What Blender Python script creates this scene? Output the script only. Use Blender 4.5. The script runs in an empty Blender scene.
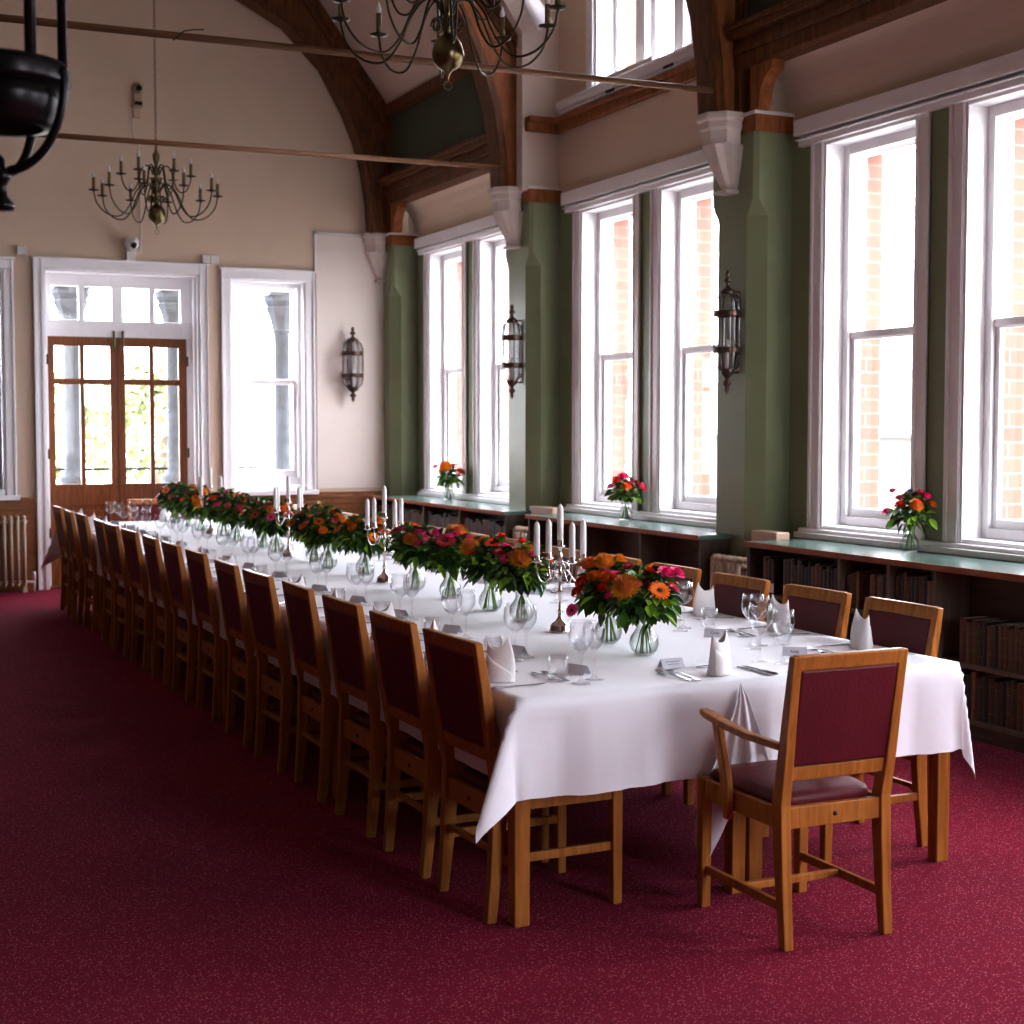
import bpy, math, random
from math import sin, cos, pi, radians, hypot, atan2
from mathutils import Vector, Matrix
random.seed(7)
scene = bpy.context.scene
COL = scene.collection

# ------------------------------------------------------------------ materials
def new_mat(name):
    m = bpy.data.materials.new(name); m.use_nodes = True
    nt = m.node_tree; b = nt.nodes['Principled BSDF']
    return m, nt, b
def plain(name, col, rough=.5, metal=0., spec=.5, bump=0., bscale=60., var=0., vscale=6., trans=0., sheen=0.):
    m, nt, b = new_mat(name)
    b.inputs['Base Color'].default_value = (*col, 1)
    b.inputs['Roughness'].default_value = rough
    b.inputs['Metallic'].default_value = metal
    b.inputs['Specular IOR Level'].default_value = spec
    if sheen: b.inputs['Sheen Weight'].default_value = sheen
    tc = nt.nodes.new('ShaderNodeTexCoord')
    if var:
        n = nt.nodes.new('ShaderNodeTexNoise'); n.inputs['Scale'].default_value = vscale; n.inputs['Detail'].default_value = 4
        nt.links.new(tc.outputs['Object'], n.inputs['Vector'])
        r = nt.nodes.new('ShaderNodeValToRGB')
        r.color_ramp.elements[0].position = .3; r.color_ramp.elements[1].position = .7
        r.color_ramp.elements[0].color = (*[c*(1-var) for c in col], 1)
        r.color_ramp.elements[1].color = (*[min(1, c*(1+var)) for c in col], 1)
        nt.links.new(n.outputs['Fac'], r.inputs['Fac']); nt.links.new(r.outputs['Color'], b.inputs['Base Color'])
    if bump:
        n = nt.nodes.new('ShaderNodeTexNoise'); n.inputs['Scale'].default_value = bscale; n.inputs['Detail'].default_value = 3
        nt.links.new(tc.outputs['Object'], n.inputs['Vector'])
        bp = nt.nodes.new('ShaderNodeBump'); bp.inputs['Strength'].default_value = bump; bp.inputs['Distance'].default_value = .01
        nt.links.new(n.outputs['Fac'], bp.inputs['Height']); nt.links.new(bp.outputs['Normal'], b.inputs['Normal'])
    return m
def wood(name, c1, c2, rough=.4, stretch=(14, 14, 1.2), scale=3., spec=.5):
    m, nt, b = new_mat(name)
    tc = nt.nodes.new('ShaderNodeTexCoord'); mp = nt.nodes.new('ShaderNodeMapping')
    mp.inputs['Scale'].default_value = stretch
    nt.links.new(tc.outputs['Object'], mp.inputs['Vector'])
    n = nt.nodes.new('ShaderNodeTexNoise'); n.inputs['Scale'].default_value = scale; n.inputs['Detail'].default_value = 6; n.inputs['Distortion'].default_value = .6
    nt.links.new(mp.outputs['Vector'], n.inputs['Vector'])
    r = nt.nodes.new('ShaderNodeValToRGB')
    r.color_ramp.elements[0].position = .32; r.color_ramp.elements[1].position = .68
    r.color_ramp.elements[0].color = (*c1, 1); r.color_ramp.elements[1].color = (*c2, 1)
    nt.links.new(n.outputs['Fac'], r.inputs['Fac']); nt.links.new(r.outputs['Color'], b.inputs['Base Color'])
    b.inputs['Roughness'].default_value = rough; b.inputs['Specular IOR Level'].default_value = spec*.6
    bp = nt.nodes.new('ShaderNodeBump'); bp.inputs['Strength'].default_value = .15; bp.inputs['Distance'].default_value = .004
    nt.links.new(n.outputs['Fac'], bp.inputs['Height']); nt.links.new(bp.outputs['Normal'], b.inputs['Normal'])
    return m
def glass(name, tint=(1, 1, 1), ior=1.45, gl=1.0, edge=0.0):
    m = bpy.data.materials.new(name); m.use_nodes = True; nt = m.node_tree
    for n in list(nt.nodes):
        if n.type != 'OUTPUT_MATERIAL': nt.nodes.remove(n)
    out = [n for n in nt.nodes if n.type == 'OUTPUT_MATERIAL'][0]
    t = nt.nodes.new('ShaderNodeBsdfTransparent'); t.inputs['Color'].default_value = (*tint, 1)
    g = nt.nodes.new('ShaderNodeBsdfGlossy'); g.inputs['Roughness'].default_value = .03
    g.inputs['Color'].default_value = (gl, gl, gl, 1)
    f0 = ((ior-1)/(ior+1))**2
    fl = nt.nodes.new('ShaderNodeLayerWeight'); fl.inputs['Blend'].default_value = .5
    pw = nt.nodes.new('ShaderNodeMath'); pw.operation = 'POWER'; pw.inputs[1].default_value = 4.5
    nt.links.new(fl.outputs['Facing'], pw.inputs[0])
    ma = nt.nodes.new('ShaderNodeMath'); ma.operation = 'MULTIPLY_ADD'; ma.inputs[1].default_value = (1-f0)*.85; ma.inputs[2].default_value = f0
    nt.links.new(pw.outputs[0], ma.inputs[0])
    mx = nt.nodes.new('ShaderNodeMixShader')
    nt.links.new(ma.outputs[0], mx.inputs['Fac'])
    if edge:
        lw = nt.nodes.new('ShaderNodeLayerWeight'); lw.inputs['Blend'].default_value = .35
        mc = nt.nodes.new('ShaderNodeMix'); mc.data_type = 'RGBA'
        mc.inputs['A'].default_value = (*tint, 1); mc.inputs['B'].default_value = (*[c*(1-edge) for c in tint], 1)
        nt.links.new(lw.outputs['Facing'], mc.inputs['Factor']); nt.links.new(mc.outputs['Result'], t.inputs['Color'])
    nt.links.new(t.outputs[0], mx.inputs[1]); nt.links.new(g.outputs[0], mx.inputs[2]); nt.links.new(mx.outputs[0], out.inputs['Surface'])
    return m

M = {}
M['oak'] = wood('oak', (.34, .125, .022), (.52, .22, .05), .34)
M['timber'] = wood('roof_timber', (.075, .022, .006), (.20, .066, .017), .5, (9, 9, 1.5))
M['timber2'] = wood('panel_timber', (.24, .08, .024), (.42, .155, .05), .5, (9, 9, 1.5))  # brighter timber; on the truss spandrels it stands in for light
M['doorwood'] = wood('door_wood', (.19, .058, .015), (.31, .105, .03), .32)
M['leftwall'] = plain('low_bounce_wall', (.10, .05, .03), .6, var=.1)  # unseen walls; dark colour chosen to cut light bounced into the room
M['dado'] = wood('dado_wood', (.22, .09, .036), (.36, .16, .07), .42, (2, 2, 12))
M['rod'] = wood('rod_wood', (.15, .065, .028), (.24, .115, .055), .5, (1, 12, 12))
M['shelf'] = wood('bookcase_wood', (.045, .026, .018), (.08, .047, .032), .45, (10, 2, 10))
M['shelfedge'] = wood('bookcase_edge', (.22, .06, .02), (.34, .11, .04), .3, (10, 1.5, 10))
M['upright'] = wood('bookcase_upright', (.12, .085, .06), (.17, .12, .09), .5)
M['topgreen'] = plain('bookcase_top', (.10, .15, .13), .22, var=.15, vscale=9)
M['leather'] = plain('maroon_leather', (.135, .008, .018), .45, spec=.35, bump=.12, bscale=90, var=.12)
M['cream'] = plain('cream_plaster', (.70, .565, .445), .75, bump=.05, bscale=12, var=.04, vscale=1.3)
M['cream2'] = plain('pale_plaster', (.80, .72, .66), .7, bump=.04, bscale=10, var=.03, vscale=1.5)
M['ceil'] = plain('ceiling_plaster', (.62, .50, .42), .8, var=.03, vscale=1.)
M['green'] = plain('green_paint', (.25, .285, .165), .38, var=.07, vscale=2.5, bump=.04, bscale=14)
M['shadegreen'] = plain('shaded_green_paint', (.055, .068, .035), .55, var=.08, vscale=2)  # same green paint, darkened to put shade into the colour
M['white'] = plain('white_gloss_paint', (.88, .865, .875), .3, var=.02)
M['stone'] = plain('painted_stone', (.66, .58, .53), .6, bump=.08, bscale=30, var=.05)
M['radi'] = plain('cream_radiator_enamel', (.62, .50, .38), .35, var=.03)
M['box'] = plain('cream_boxing', (.50, .35, .27), .5, var=.04)
M['cloth'] = plain('white_tablecloth', (.87, .855, .90), .85, bump=.25, bscale=7, sheen=.2)
M['napkin'] = plain('white_napkin', (.82, .79, .79), .85, bump=.1, bscale=60, sheen=.2)
M['card'] = plain('place_card', (.72, .71, .78), .7, var=.02)
M['ink'] = plain('black_ink', (.02, .02, .02), .6)
M['wax'] = plain('candle_wax', (.80, .76, .74), .35, var=.02)
M['silver'] = plain('silver_plate', (.78, .70, .68), .18, metal=1., var=.1, vscale=30)
M['steel'] = plain('cutlery_steel', (.50, .50, .53), .18, metal=1., var=.05)
M['brass'] = plain('aged_brass', (.20, .155, .075), .28, metal=1., var=.3, vscale=14)
M['brassd'] = plain('dark_brass', (.075, .055, .034), .34, metal=1., var=.2, vscale=14)
M['tube'] = plain('candle_tube', (.20, .145, .07), .4, metal=.6, var=.1)
M['iron'] = plain('black_iron', (.018, .014, .016), .28, metal=.7, var=.2)
M['lmetal'] = plain('lantern_metal', (.11, .07, .055), .32, metal=.9, var=.35, vscale=30)
M['bulb'] = plain('pearl_bulb', (.75, .75, .78), .12)
M['plastic'] = plain('white_plastic', (.72, .69, .68), .4, var=.02)
M['plasticc'] = plain('beige_plastic', (.55, .43, .30), .45, var=.03)
M['blackp'] = plain('black_plastic', (.01, .01, .012), .2)
M['blind'] = plain('grey_blind', (.42, .40, .42), .7, var=.04)
M['slate'] = plain('slate', (.14, .145, .16), .6, var=.1)
M['render'] = plain('house_render', (.22, .20, .185), .8, var=.05)
M['colstone'] = plain('weathered_stone', (.042, .047, .056), .8, bump=.5, bscale=25, var=.3, vscale=9)
M['paving'] = plain('outdoor_paving', (.30, .29, .27), .9, var=.1)
M['leafout'] = plain('tree_leaves', (.24, .26, .13), .7, var=.4, vscale=3)
M['trunk'] = plain('tree_bark', (.16, .12, .09), .9, var=.2, bump=.4)
M['pane'] = glass('window_glass', (.985, .99, .99), 1.3, .6)
M['gls'] = glass('drinking_glass', (.995, .995, 1.0), 1.5, 1.1, .25)
M['vgls'] = glass('vase_glass', (.97, .985, .975), 1.5, 1., .35)
M['lgls'] = glass('lantern_glass', (.93, .92, .94), 1.5, 1., .3)
M['stem'] = plain('green_stem', (.16, .26, .05), .5, var=.2)
M['leafd'] = plain('dark_leaf', (.035, .10, .022), .38, var=.35, vscale=14)
M['leafm'] = plain('mid_leaf', (.075, .19, .022), .38, var=.3, vscale=14)
M['leafl'] = plain('lime_leaf', (.26, .46, .03), .38, var=.25, vscale=14)
PC = {'orange': (.98, .17, .010), 'red': (.90, .04, .014), 'crimson': (.45, .008, .04), 'magenta': (.90, .025, .26),
      'bronze': (.72, .24, .035), 'yellow': (.92, .34, .018), 'pink': (.85, .14, .27), 'purple': (.14, .02, .12)}
for k, c in PC.items():
    M['p_'+k] = plain(k+'_petal', c, .55, var=.25, vscale=40)
    M['q_'+k] = plain(k+'_petal_tip', tuple(min(.9, v*1.2+(.17 if k == 'bronze' else .03)*(i == 1)) for i, v in enumerate(c)), .55)
M['fcenter'] = plain('flower_centre', (.05, .02, .008), .8, bump=.5, bscale=200)

def make_carpet():
    m, nt, b = new_mat('crimson_carpet')
    tc = nt.nodes.new('ShaderNodeTexCoord')
    n1 = nt.nodes.new('ShaderNodeTexNoise'); n1.inputs['Scale'].default_value = 1.2; n1.inputs['Detail'].default_value = 5
    n2 = nt.nodes.new('ShaderNodeTexNoise'); n2.inputs['Scale'].default_value = 110; n2.inputs['Detail'].default_value = 3
    v = nt.nodes.new('ShaderNodeTexVoronoi'); v.inputs['Scale'].default_value = 145
    for n in (n1, n2, v): nt.links.new(tc.outputs['Object'], n.inputs['Vector'])
    r = nt.nodes.new('ShaderNodeValToRGB'); r.color_ramp.elements[0].position = .3; r.color_ramp.elements[1].position = .72
    r.color_ramp.elements[0].color = (.15, .0025, .020, 1); r.color_ramp.elements[1].color = (.33, .007, .050, 1)
    nt.links.new(n2.outputs['Fac'], r.inputs['Fac'])
    # pale flecks
    sep = nt.nodes.new('ShaderNodeSeparateColor'); nt.links.new(v.outputs['Color'], sep.inputs['Color'])
    g = nt.nodes.new('ShaderNodeMath'); g.operation = 'GREATER_THAN'; g.inputs[1].default_value = .68
    nt.links.new(sep.outputs[0], g.inputs[0])
    d = nt.nodes.new('ShaderNodeMath'); d.operation = 'LESS_THAN'; d.inputs[1].default_value = .30
    nt.links.new(v.outputs['Distance'], d.inputs[0])
    mul = nt.nodes.new('ShaderNodeMath'); mul.operation = 'MULTIPLY'; nt.links.new(g.outputs[0], mul.inputs[0]); nt.links.new(d.outputs[0], mul.inputs[1])
    mx = nt.nodes.new('ShaderNodeMix'); mx.data_type = 'RGBA'; mx.inputs['B'].default_value = (.75, .25, .30, 1)
    nt.links.new(mul.outputs[0], mx.inputs['Factor']); nt.links.new(r.outputs['Color'], mx.inputs['A'])
    m2 = nt.nodes.new('ShaderNodeMix'); m2.data_type = 'RGBA'; m2.blend_type = 'MULTIPLY'; m2.inputs['Factor'].default_value = .5
    nt.links.new(mx.outputs['Result'], m2.inputs['A'])
    r2 = nt.nodes.new('ShaderNodeValToRGB'); r2.color_ramp.elements[0].color = (.6, .6, .6, 1); r2.color_ramp.elements[0].position = .3; r2.color_ramp.elements[1].position = .6
    nt.links.new(n1.outputs['Fac'], r2.inputs['Fac']); nt.links.new(r2.outputs['Color'], m2.inputs['B'])
    nt.links.new(m2.outputs['Result'], b.inputs['Base Color'])
    b.inputs['Roughness'].default_value = .95; b.inputs['Specular IOR Level'].default_value = .15
    b.inputs['Sheen Weight'].default_value = .06; b.inputs['Sheen Tint'].default_value = (.8, .25, .4, 1)
    bp = nt.nodes.new('ShaderNodeBump'); bp.inputs['Strength'].default_value = .5; bp.inputs['Distance'].default_value = .005
    nt.links.new(n2.outputs['Fac'], bp.inputs['Height']); nt.links.new(bp.outputs['Normal'], b.inputs['Normal'])
    return m
M['carpet'] = make_carpet()
def make_brick():
    m, nt, b = new_mat('red_brick')
    tc = nt.nodes.new('ShaderNodeTexCoord'); mp = nt.nodes.new('ShaderNodeMapping')
    mp.inputs['Rotation'].default_value = (radians(90), 0, 0)
    nt.links.new(tc.outputs['Object'], mp.inputs['Vector'])
    k = nt.nodes.new('ShaderNodeTexBrick'); k.inputs['Scale'].default_value = 1
    k.inputs['Brick Width'].default_value = .225; k.inputs['Row Height'].default_value = .09; k.inputs['Mortar Size'].default_value = .007
    k.inputs['Color1'].default_value = (.155, .072, .052, 1); k.inputs['Color2'].default_value = (.17, .085, .06, 1); k.inputs['Mortar'].default_value = (.185, .12, .095, 1)
    nt.links.new(mp.outputs['Vector'], k.inputs['Vector']); nt.links.new(k.outputs['Color'], b.inputs['Base Color'])
    b.inputs['Roughness'].default_value = .9
    return m
M['brick'] = make_brick()

# ------------------------------------------------------------------ mesh builder
class MB:
    def __init__(s): s.v = []; s.f = []; s.m = []; s.s = []
    def add(s, vs, fs, mi=0, sm=False, mat=None):
        o = len(s.v)
        s.v += [tuple(mat @ Vector(p)) if mat else tuple(p) for p in vs]
        for f in fs: s.f.append([i+o for i in f]); s.m.append(mi); s.s.append(sm)
        return s
    def box(s, a, b, mi=0, mat=None):
        x0, y0, z0 = [min(a[i], b[i]) for i in range(3)]; x1, y1, z1 = [max(a[i], b[i]) for i in range(3)]
        return s.add([(x0,y0,z0),(x1,y0,z0),(x1,y1,z0),(x0,y1,z0),(x0,y0,z1),(x1,y0,z1),(x1,y1,z1),(x0,y1,z1)],
              [(0,3,2,1),(4,5,6,7),(0,1,5,4),(1,2,6,5),(2,3,7,6),(3,0,4,7)], mi, False, mat)
    def loft(s, rings, mi=0, sm=False, closed=True, cap=True, mat=None):
        n = len(rings[0]); vs = [p for r in rings for p in r]; fs = []
        for i in range(len(rings)-1):
            for j in range(n if closed else n-1):
                k = (j+1) % n
                fs.append((i*n+j, i*n+k, (i+1)*n+k, (i+1)*n+j))
        if cap and closed:
            fs.append(tuple(range(n-1, -1, -1))); fs.append(tuple((len(rings)-1)*n+j for j in range(n)))
        return s.add(vs, fs, mi, sm, mat)
    def lathe(s, prof, seg=20, c=(0,0,0), mi=0, sm=True, cap=True, mat=None):
        rings = [[(c[0]+r*cos(2*pi*j/seg), c[1]+r*sin(2*pi*j/seg), c[2]+z) for j in range(seg)] for r, z in prof]
        return s.loft(rings, mi, sm, True, cap, mat)
    def tube(s, pts, r, seg=8, mi=0, mat=None, sm=True):
        pts = [Vector(p) for p in pts]; n = len(pts); rings = []
        rr = r if isinstance(r, (list, tuple)) else [r]*n
        t0 = (pts[1]-pts[0]).normalized()
        up = Vector((0,0,1)) if abs(t0.z) < .9 else Vector((1,0,0))
        a = t0.cross(up).normalized()
        for i in range(n):
            t = (pts[min(i+1, n-1)]-pts[max(i-1, 0)]).normalized()
            a = (a - t*a.dot(t)).normalized(); b = t.cross(a)
            rings.append([tuple(pts[i]+(a*cos(2*pi*j/seg)+b*sin(2*pi*j/seg))*rr[i]) for j in range(seg)])
        return s.loft(rings, mi, sm, True, True, mat)
    def prism(s, poly, axis, lo, hi, mi=0, mat=None):
        def P(p, w): return (w, p[0], p[1]) if axis == 'x' else ((p[0], w, p[1]) if axis == 'y' else (p[0], p[1], w))
        return s.loft([[P(p, lo) for p in poly], [P(p, hi) for p in poly]], mi, mat=mat)
    def quadloft(s, secs, mi=0, mat=None):   # secs: (cx,cy,z,w,d) horizontal rectangles
        return s.loft([[(x-w/2,y-d/2,z),(x+w/2,y-d/2,z),(x+w/2,y+d/2,z),(x-w/2,y+d/2,z)] for x,y,z,w,d in secs], mi, mat=mat)
    def obj(s, name, mats, parent=None, bevel=0, seg=2, solid=0, sub=0, loc=None):
        me = bpy.data.meshes.new(name); me.from_pydata(s.v, [], s.f)
        if not isinstance(mats, (list, tuple)): mats = [mats]
        for m in mats: me.materials.append(M[m])
        me.polygons.foreach_set('material_index', s.m); me.polygons.foreach_set('use_smooth', s.s)
        me.validate(); me.update()
        import bmesh
        bm = bmesh.new(); bm.from_mesh(me); bmesh.ops.recalc_face_normals(bm, faces=bm.faces); bm.to_mesh(me); bm.free()
        o = bpy.data.objects.new(name, me); COL.objects.link(o)
        if parent: o.parent = parent
        if loc: o.location = loc
        if sub: d = o.modifiers.new('sub', 'SUBSURF'); d.levels = sub; d.render_levels = sub
        if solid: d = o.modifiers.new('sol', 'SOLIDIFY'); d.thickness = solid; d.offset = 0
        if bevel: d = o.modifiers.new('bev', 'BEVEL'); d.width = bevel; d.segments = seg; d.limit_method = 'ANGLE'; d.angle_limit = radians(50)
        return o
def tag(o, label, cat, group=None):
    o['label'] = label; o['category'] = cat
    if group: o['group'] = group
    return o
def struct(o, label=None, cat=None):
    o['kind'] = 'structure'
    if label: o['label'] = label; o['category'] = cat
    return o
def empty(name, loc=(0,0,0), rz=0):
    o = bpy.data.objects.new(name, None); COL.objects.link(o); o.location = loc; o.rotation_euler = (0,0,rz); o.empty_display_size = .1
    return o
def thing(name, label, cat, loc=(0,0,0), rz=0, group=None): return tag(empty(name, loc, rz), label, cat, group)
def dup(root, loc, rz=0, label=None, group=None, scale=None):
    r = root.copy(); COL.objects.link(r); r.location = loc; r.rotation_euler = (0,0,rz)
    if label: r['label'] = label
    if group: r['group'] = group
    if scale: r.scale = (scale,)*3
    for ch in list(root.children):
        c = ch.copy(); COL.objects.link(c); c.parent = r
        for g in list(ch.children):
            d = g.copy(); COL.objects.link(d); d.parent = c
    return r
ORD = ['first','second','third','fourth','fifth','sixth','seventh','eighth','ninth','tenth','eleventh','twelfth','thirteenth','fourteenth','fifteenth','sixteenth','seventeenth','eighteenth','nineteenth','twentieth']
TENS = {2:'twenty', 3:'thirty', 4:'forty'}
def ordw(i):
    if i < 20: return ORD[i]
    t, u = divmod(i+1, 10)
    return {2:'twentieth',3:'thirtieth',4:'fortieth'}[t] if u == 0 else TENS[t]+'-'+ORD[u-1]
def arc(cx, cz, r, a0, a1, n): return [(cx+r*cos(radians(a0+(a1-a0)*i/n)), cz+r*sin(radians(a0+(a1-a0)*i/n))) for i in range(n+1)]

# ------------------------------------------------------------------ room constants
XW = 5.95; XP = 5.66; YB = 15.45; XL = -2.3; YN = -3.2; XC = 2.86
PIERS = [-1.6, 1.8, 5.21, 8.62, 12.03]
BAYS = [0.1, 3.5, 6.895, 10.27, 13.72]       # window bay centres
def cells_wall(mb, axis, w0, w1, u0, u1, z0, z1, holes, mi=0):
    us = sorted(set([u0, u1]+[h for H in holes for h in H[:2] if u0 < h < u1])); zs = sorted(set([z0, z1]+[h for H in holes for h in H[2:] if z0 < h < z1]))
    for i in range(len(us)-1):
        for j in range(len(zs)-1):
            uc = (us[i]+us[i+1])/2; zc = (zs[j]+zs[j+1])/2
            if any(H[0] < uc < H[1] and H[2] < zc < H[3] for H in holes): continue
            if axis == 'x': mb.box((w0, us[i], zs[j]), (w1, us[i+1], zs[j+1]), mi)
            else: mb.box((us[i], w0, zs[j]), (us[i+1], w1, zs[j+1]), mi)
# floor
struct(MB().box((XL-.2, YN-.2, -.1), (6.2, YB+.35, 0)).obj('floor', 'carpet'), 'crimson carpeted floor with pale flecks', 'floor')
# right wall: windows + dormer opening
WZ0, WZ1 = .95, 3.45
holes = []
for c in BAYS:
    holes += [(c+.20, c+1.10, WZ0, WZ1), (c-1.11, c-.21, WZ0, WZ1)]
DH = (9.40, 11.14, 4.36, 6.35)
mb = MB(); cells_wall(mb, 'x', XW, 6.24, YN, YB, 0, 3.62, holes)
struct(mb.obj('wall_right', 'green'), 'green painted window wall', 'wall')
mb = MB(); cells_wall(mb, 'x', XW, 6.24, YN, YB, 3.62, 6.6, [DH])
struct(mb.obj('wall_right_upper', 'cream'), 'cream plaster upper part of the window wall', 'wall')
mb = MB(); cells_wall(mb, 'x', 6.24, 6.42, YN, YB+.3, -.5, 6.6, holes+[DH])
struct(mb.obj('wall_right_outer', 'brick'), 'red brick outer skin of the window wall', 'wall')
# cove above the window heads (cream) in all bays but the dormer bay
for i, (a, b) in enumerate([(-1.35, 1.55), (2.05, 4.96), (5.46, 8.37), (12.28, 15.2)]):
    prof = [(XW, 3.621)] + [(XW-.006-.27*(1-cos(t*pi/2/8)), 3.66+.34*sin(t*pi/2/8)) for t in range(9)] + [(XW, 4.0)]
    prof.insert(1, (XW-.006, 3.621))
    struct(MB().prism(prof, 'y', a, b).obj('trim_%d' % (i+1), 'cream'), 'cream plaster cove above window heads', 'cove')
# back wall
DX0, DX1, DZ1 = 2.10, 3.65, 3.18
bh = [(DX0, DX1, 0, DZ1), (3.97, 4.78, .98, 3.16), (.55, 1.72, .98, 3.16)]
mb = MB(); cells_wall(mb, 'y', YB, YB+.3, XL, XW, 0, 5.2, bh)
poly = [(XL, 5.2), (XW, 5.2), (XW, 6.6), (4.9, 6.6), (XC, 8.9), (.0, 5.6), (XL, 5.3)]
mb.prism(poly, 'y', YB, YB+.3)
struct(mb.obj('wall_back', 'cream'), 'cream plaster end wall with the double doors', 'wall')
# left + near walls
struct(MB().box((XL-.2, YN, 0), (XL, YB, 5.3)).obj('wall_left', 'leftwall'), 'left wall out of view, made dark to cut bounced light', 'wall')
mb = MB(); cells_wall(mb, 'y', YN-.2, YN, XL, XW, 0, 5.2, [(3.6, 5.4, .9, 4.2)]); mb.prism(poly, 'y', YN-.2, YN)
struct(mb.obj('wall_near', 'leftwall'), 'wall behind the camera, made dark to cut bounced light', 'wall')
wb = struct(empty('window_20', (0, 0, 0)), 'large white window in the wall behind the camera', 'window')
mb = MB()
for x in (3.6, 4.46, 5.32): mb.box((x, YN-.12, .9), (x+.08, YN-.06, 4.2))
for z in (.9, 2.6, 4.12): mb.box((3.6, YN-.119, z), (5.4, YN-.061, z+.08))
mb.obj('window_frame', 'white', wb)
MB().box((3.62, YN-.092, .92), (5.38, YN-.088, 4.18)).obj('glass_pane', 'pane', wb)
# ceiling: steep slopes, dormer recess over one bay, flat aisle at left
SL = 1.35
def zc(x): return 4.97+(5.66-x)*SL
mb = MB()
def slope(y0, y1, xa, xb):
    t = .12
    mb.prism([(xa, zc(xa)), (xb, zc(xb)), (xb, zc(xb)+t), (xa, zc(xa)+t)], 'y', y0, y1)
xd = 5.66-(6.5-4.97)/SL
slope(YN, 8.75, 5.75, XC); slope(11.86, YB, 5.75, XC); slope(8.75, 11.86, xd, XC)
mb.box((xd-.05, 8.75, 6.5), (XW, 11.86, 6.62))
mb.prism([(XC, zc(XC)), (-.2, zc(XC)-(XC+.2)*SL), (-.2, zc(XC)-(XC+.2)*SL+.12), (XC, zc(XC)+.12)], 'y', YN, YB)
mb.box((XL, YN, 4.7), (-.1, YB, 4.82))
struct(mb.obj('ceiling', 'ceil'), 'sloping plaster ceiling', 'ceiling')
for i, (ya, yb) in enumerate([(11.80, 11.92), (8.70, 8.80)]):     # dormer cheeks
    struct(MB().prism([(5.60, 3.66), (XW, 3.66), (XW, 6.5), (xd, 6.5), (5.60, 5.0)], 'y', ya, yb).obj('wall_dormer_%s' % ['far', 'near'][i], 'cream2'), 'cream plaster %s cheek wall of the dormer recess' % ['far', 'near'][i], 'wall')

# piers with chamfered edges
def pier_poly(yc, ch, hw=.27):
    x0 = XP; x1 = XW+.02
    return [(x1, yc-hw), (x0+ch, yc-hw), (x0, yc-hw+ch), (x0, yc+hw-ch), (x0+ch, yc+hw), (x1, yc+hw)]
for i, yc in enumerate(PIERS+[15.44]):
    hw = .27
    mb = MB()
    def pp(ch):
        P = pier_poly(yc, ch, hw)
        return [(x, min(y, YB)) for x, y in P]
    mb.prism(pp(.10), 'z', 0, 3.02)
    mb.loft([[(x, y, 3.02) for x, y in pp(.10)], [(x, y, 3.10) for x, y in pp(.045)], [(x, y, 3.13) for x, y in pp(.03)]])
    mb.prism(pp(.03), 'z', 3.13, 3.58)
    struct(mb.obj('trim_%d' % (10+i), 'green'), 'green chamfered wall pier', 'pier')
    mb = MB(); P = pp(.0)
    mb.box((XP-.01, yc-hw-.015, 3.56), (XW, min(yc+hw+.015, YB), 3.67))
    struct(mb.obj('trim_%d' % (20+i), 'timber2'), 'oak band around the top of the pier', 'band')
    mb = MB(); mb.box((XP-.03, yc-hw-.03, 3.67), (XW, min(yc+hw+.03, YB), 3.69))
    struct(mb.obj('trim_%d' % (30+i), 'white'), 'thin white ledge over the pier band', 'ledge')
    # corbel
    if yc > 0:
        mb = MB()
        def ring(cx, r, z, n=8, fl=0):
            return [(min(cx+r*(1+fl*(.12 if j % 2 else -.05))*cos(2*pi*(j+.5)/n), XP+.02), min(yc-.0+r*(1+fl*(.12 if j % 2 else -.05))*sin(2*pi*(j+.5)/n), YB), z) for j in range(n)]
        mb.loft([ring(5.57, .175, 3.70), ring(5.57, .175, 3.655), ring(5.575, .158, 3.645), ring(5.575, .158, 3.60), ring(5.58, .142, 3.585), ring(5.58, .14, 3.50)])
        mb.loft([ring(5.58, .14, 3.50, 16), ring(5.585, .135, 3.49, 16, 1), ring(5.61, .105, 3.36, 16, 1), ring(5.64, .07, 3.24, 16, 1), ring(5.655, .05, 3.20, 16, .3)])
        mb.box((5.56, yc-.075, 3.18), (XP+.01, min(yc+.075, YB), 3.205))
        o = mb.obj('corbel', 'stone', bevel=.004)
        nm = {5.21:'out of frame at the right', 8.62:'above the nearest wall lantern', 12.03:'under the middle arched truss', 15.44:'in the far corner of the room', 1.8:'near the camera'}.get(yc, 'near')
        tag(o, 'fluted white stone corbel ' + nm, 'corbel', 'white corbels on the window wall')

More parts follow.
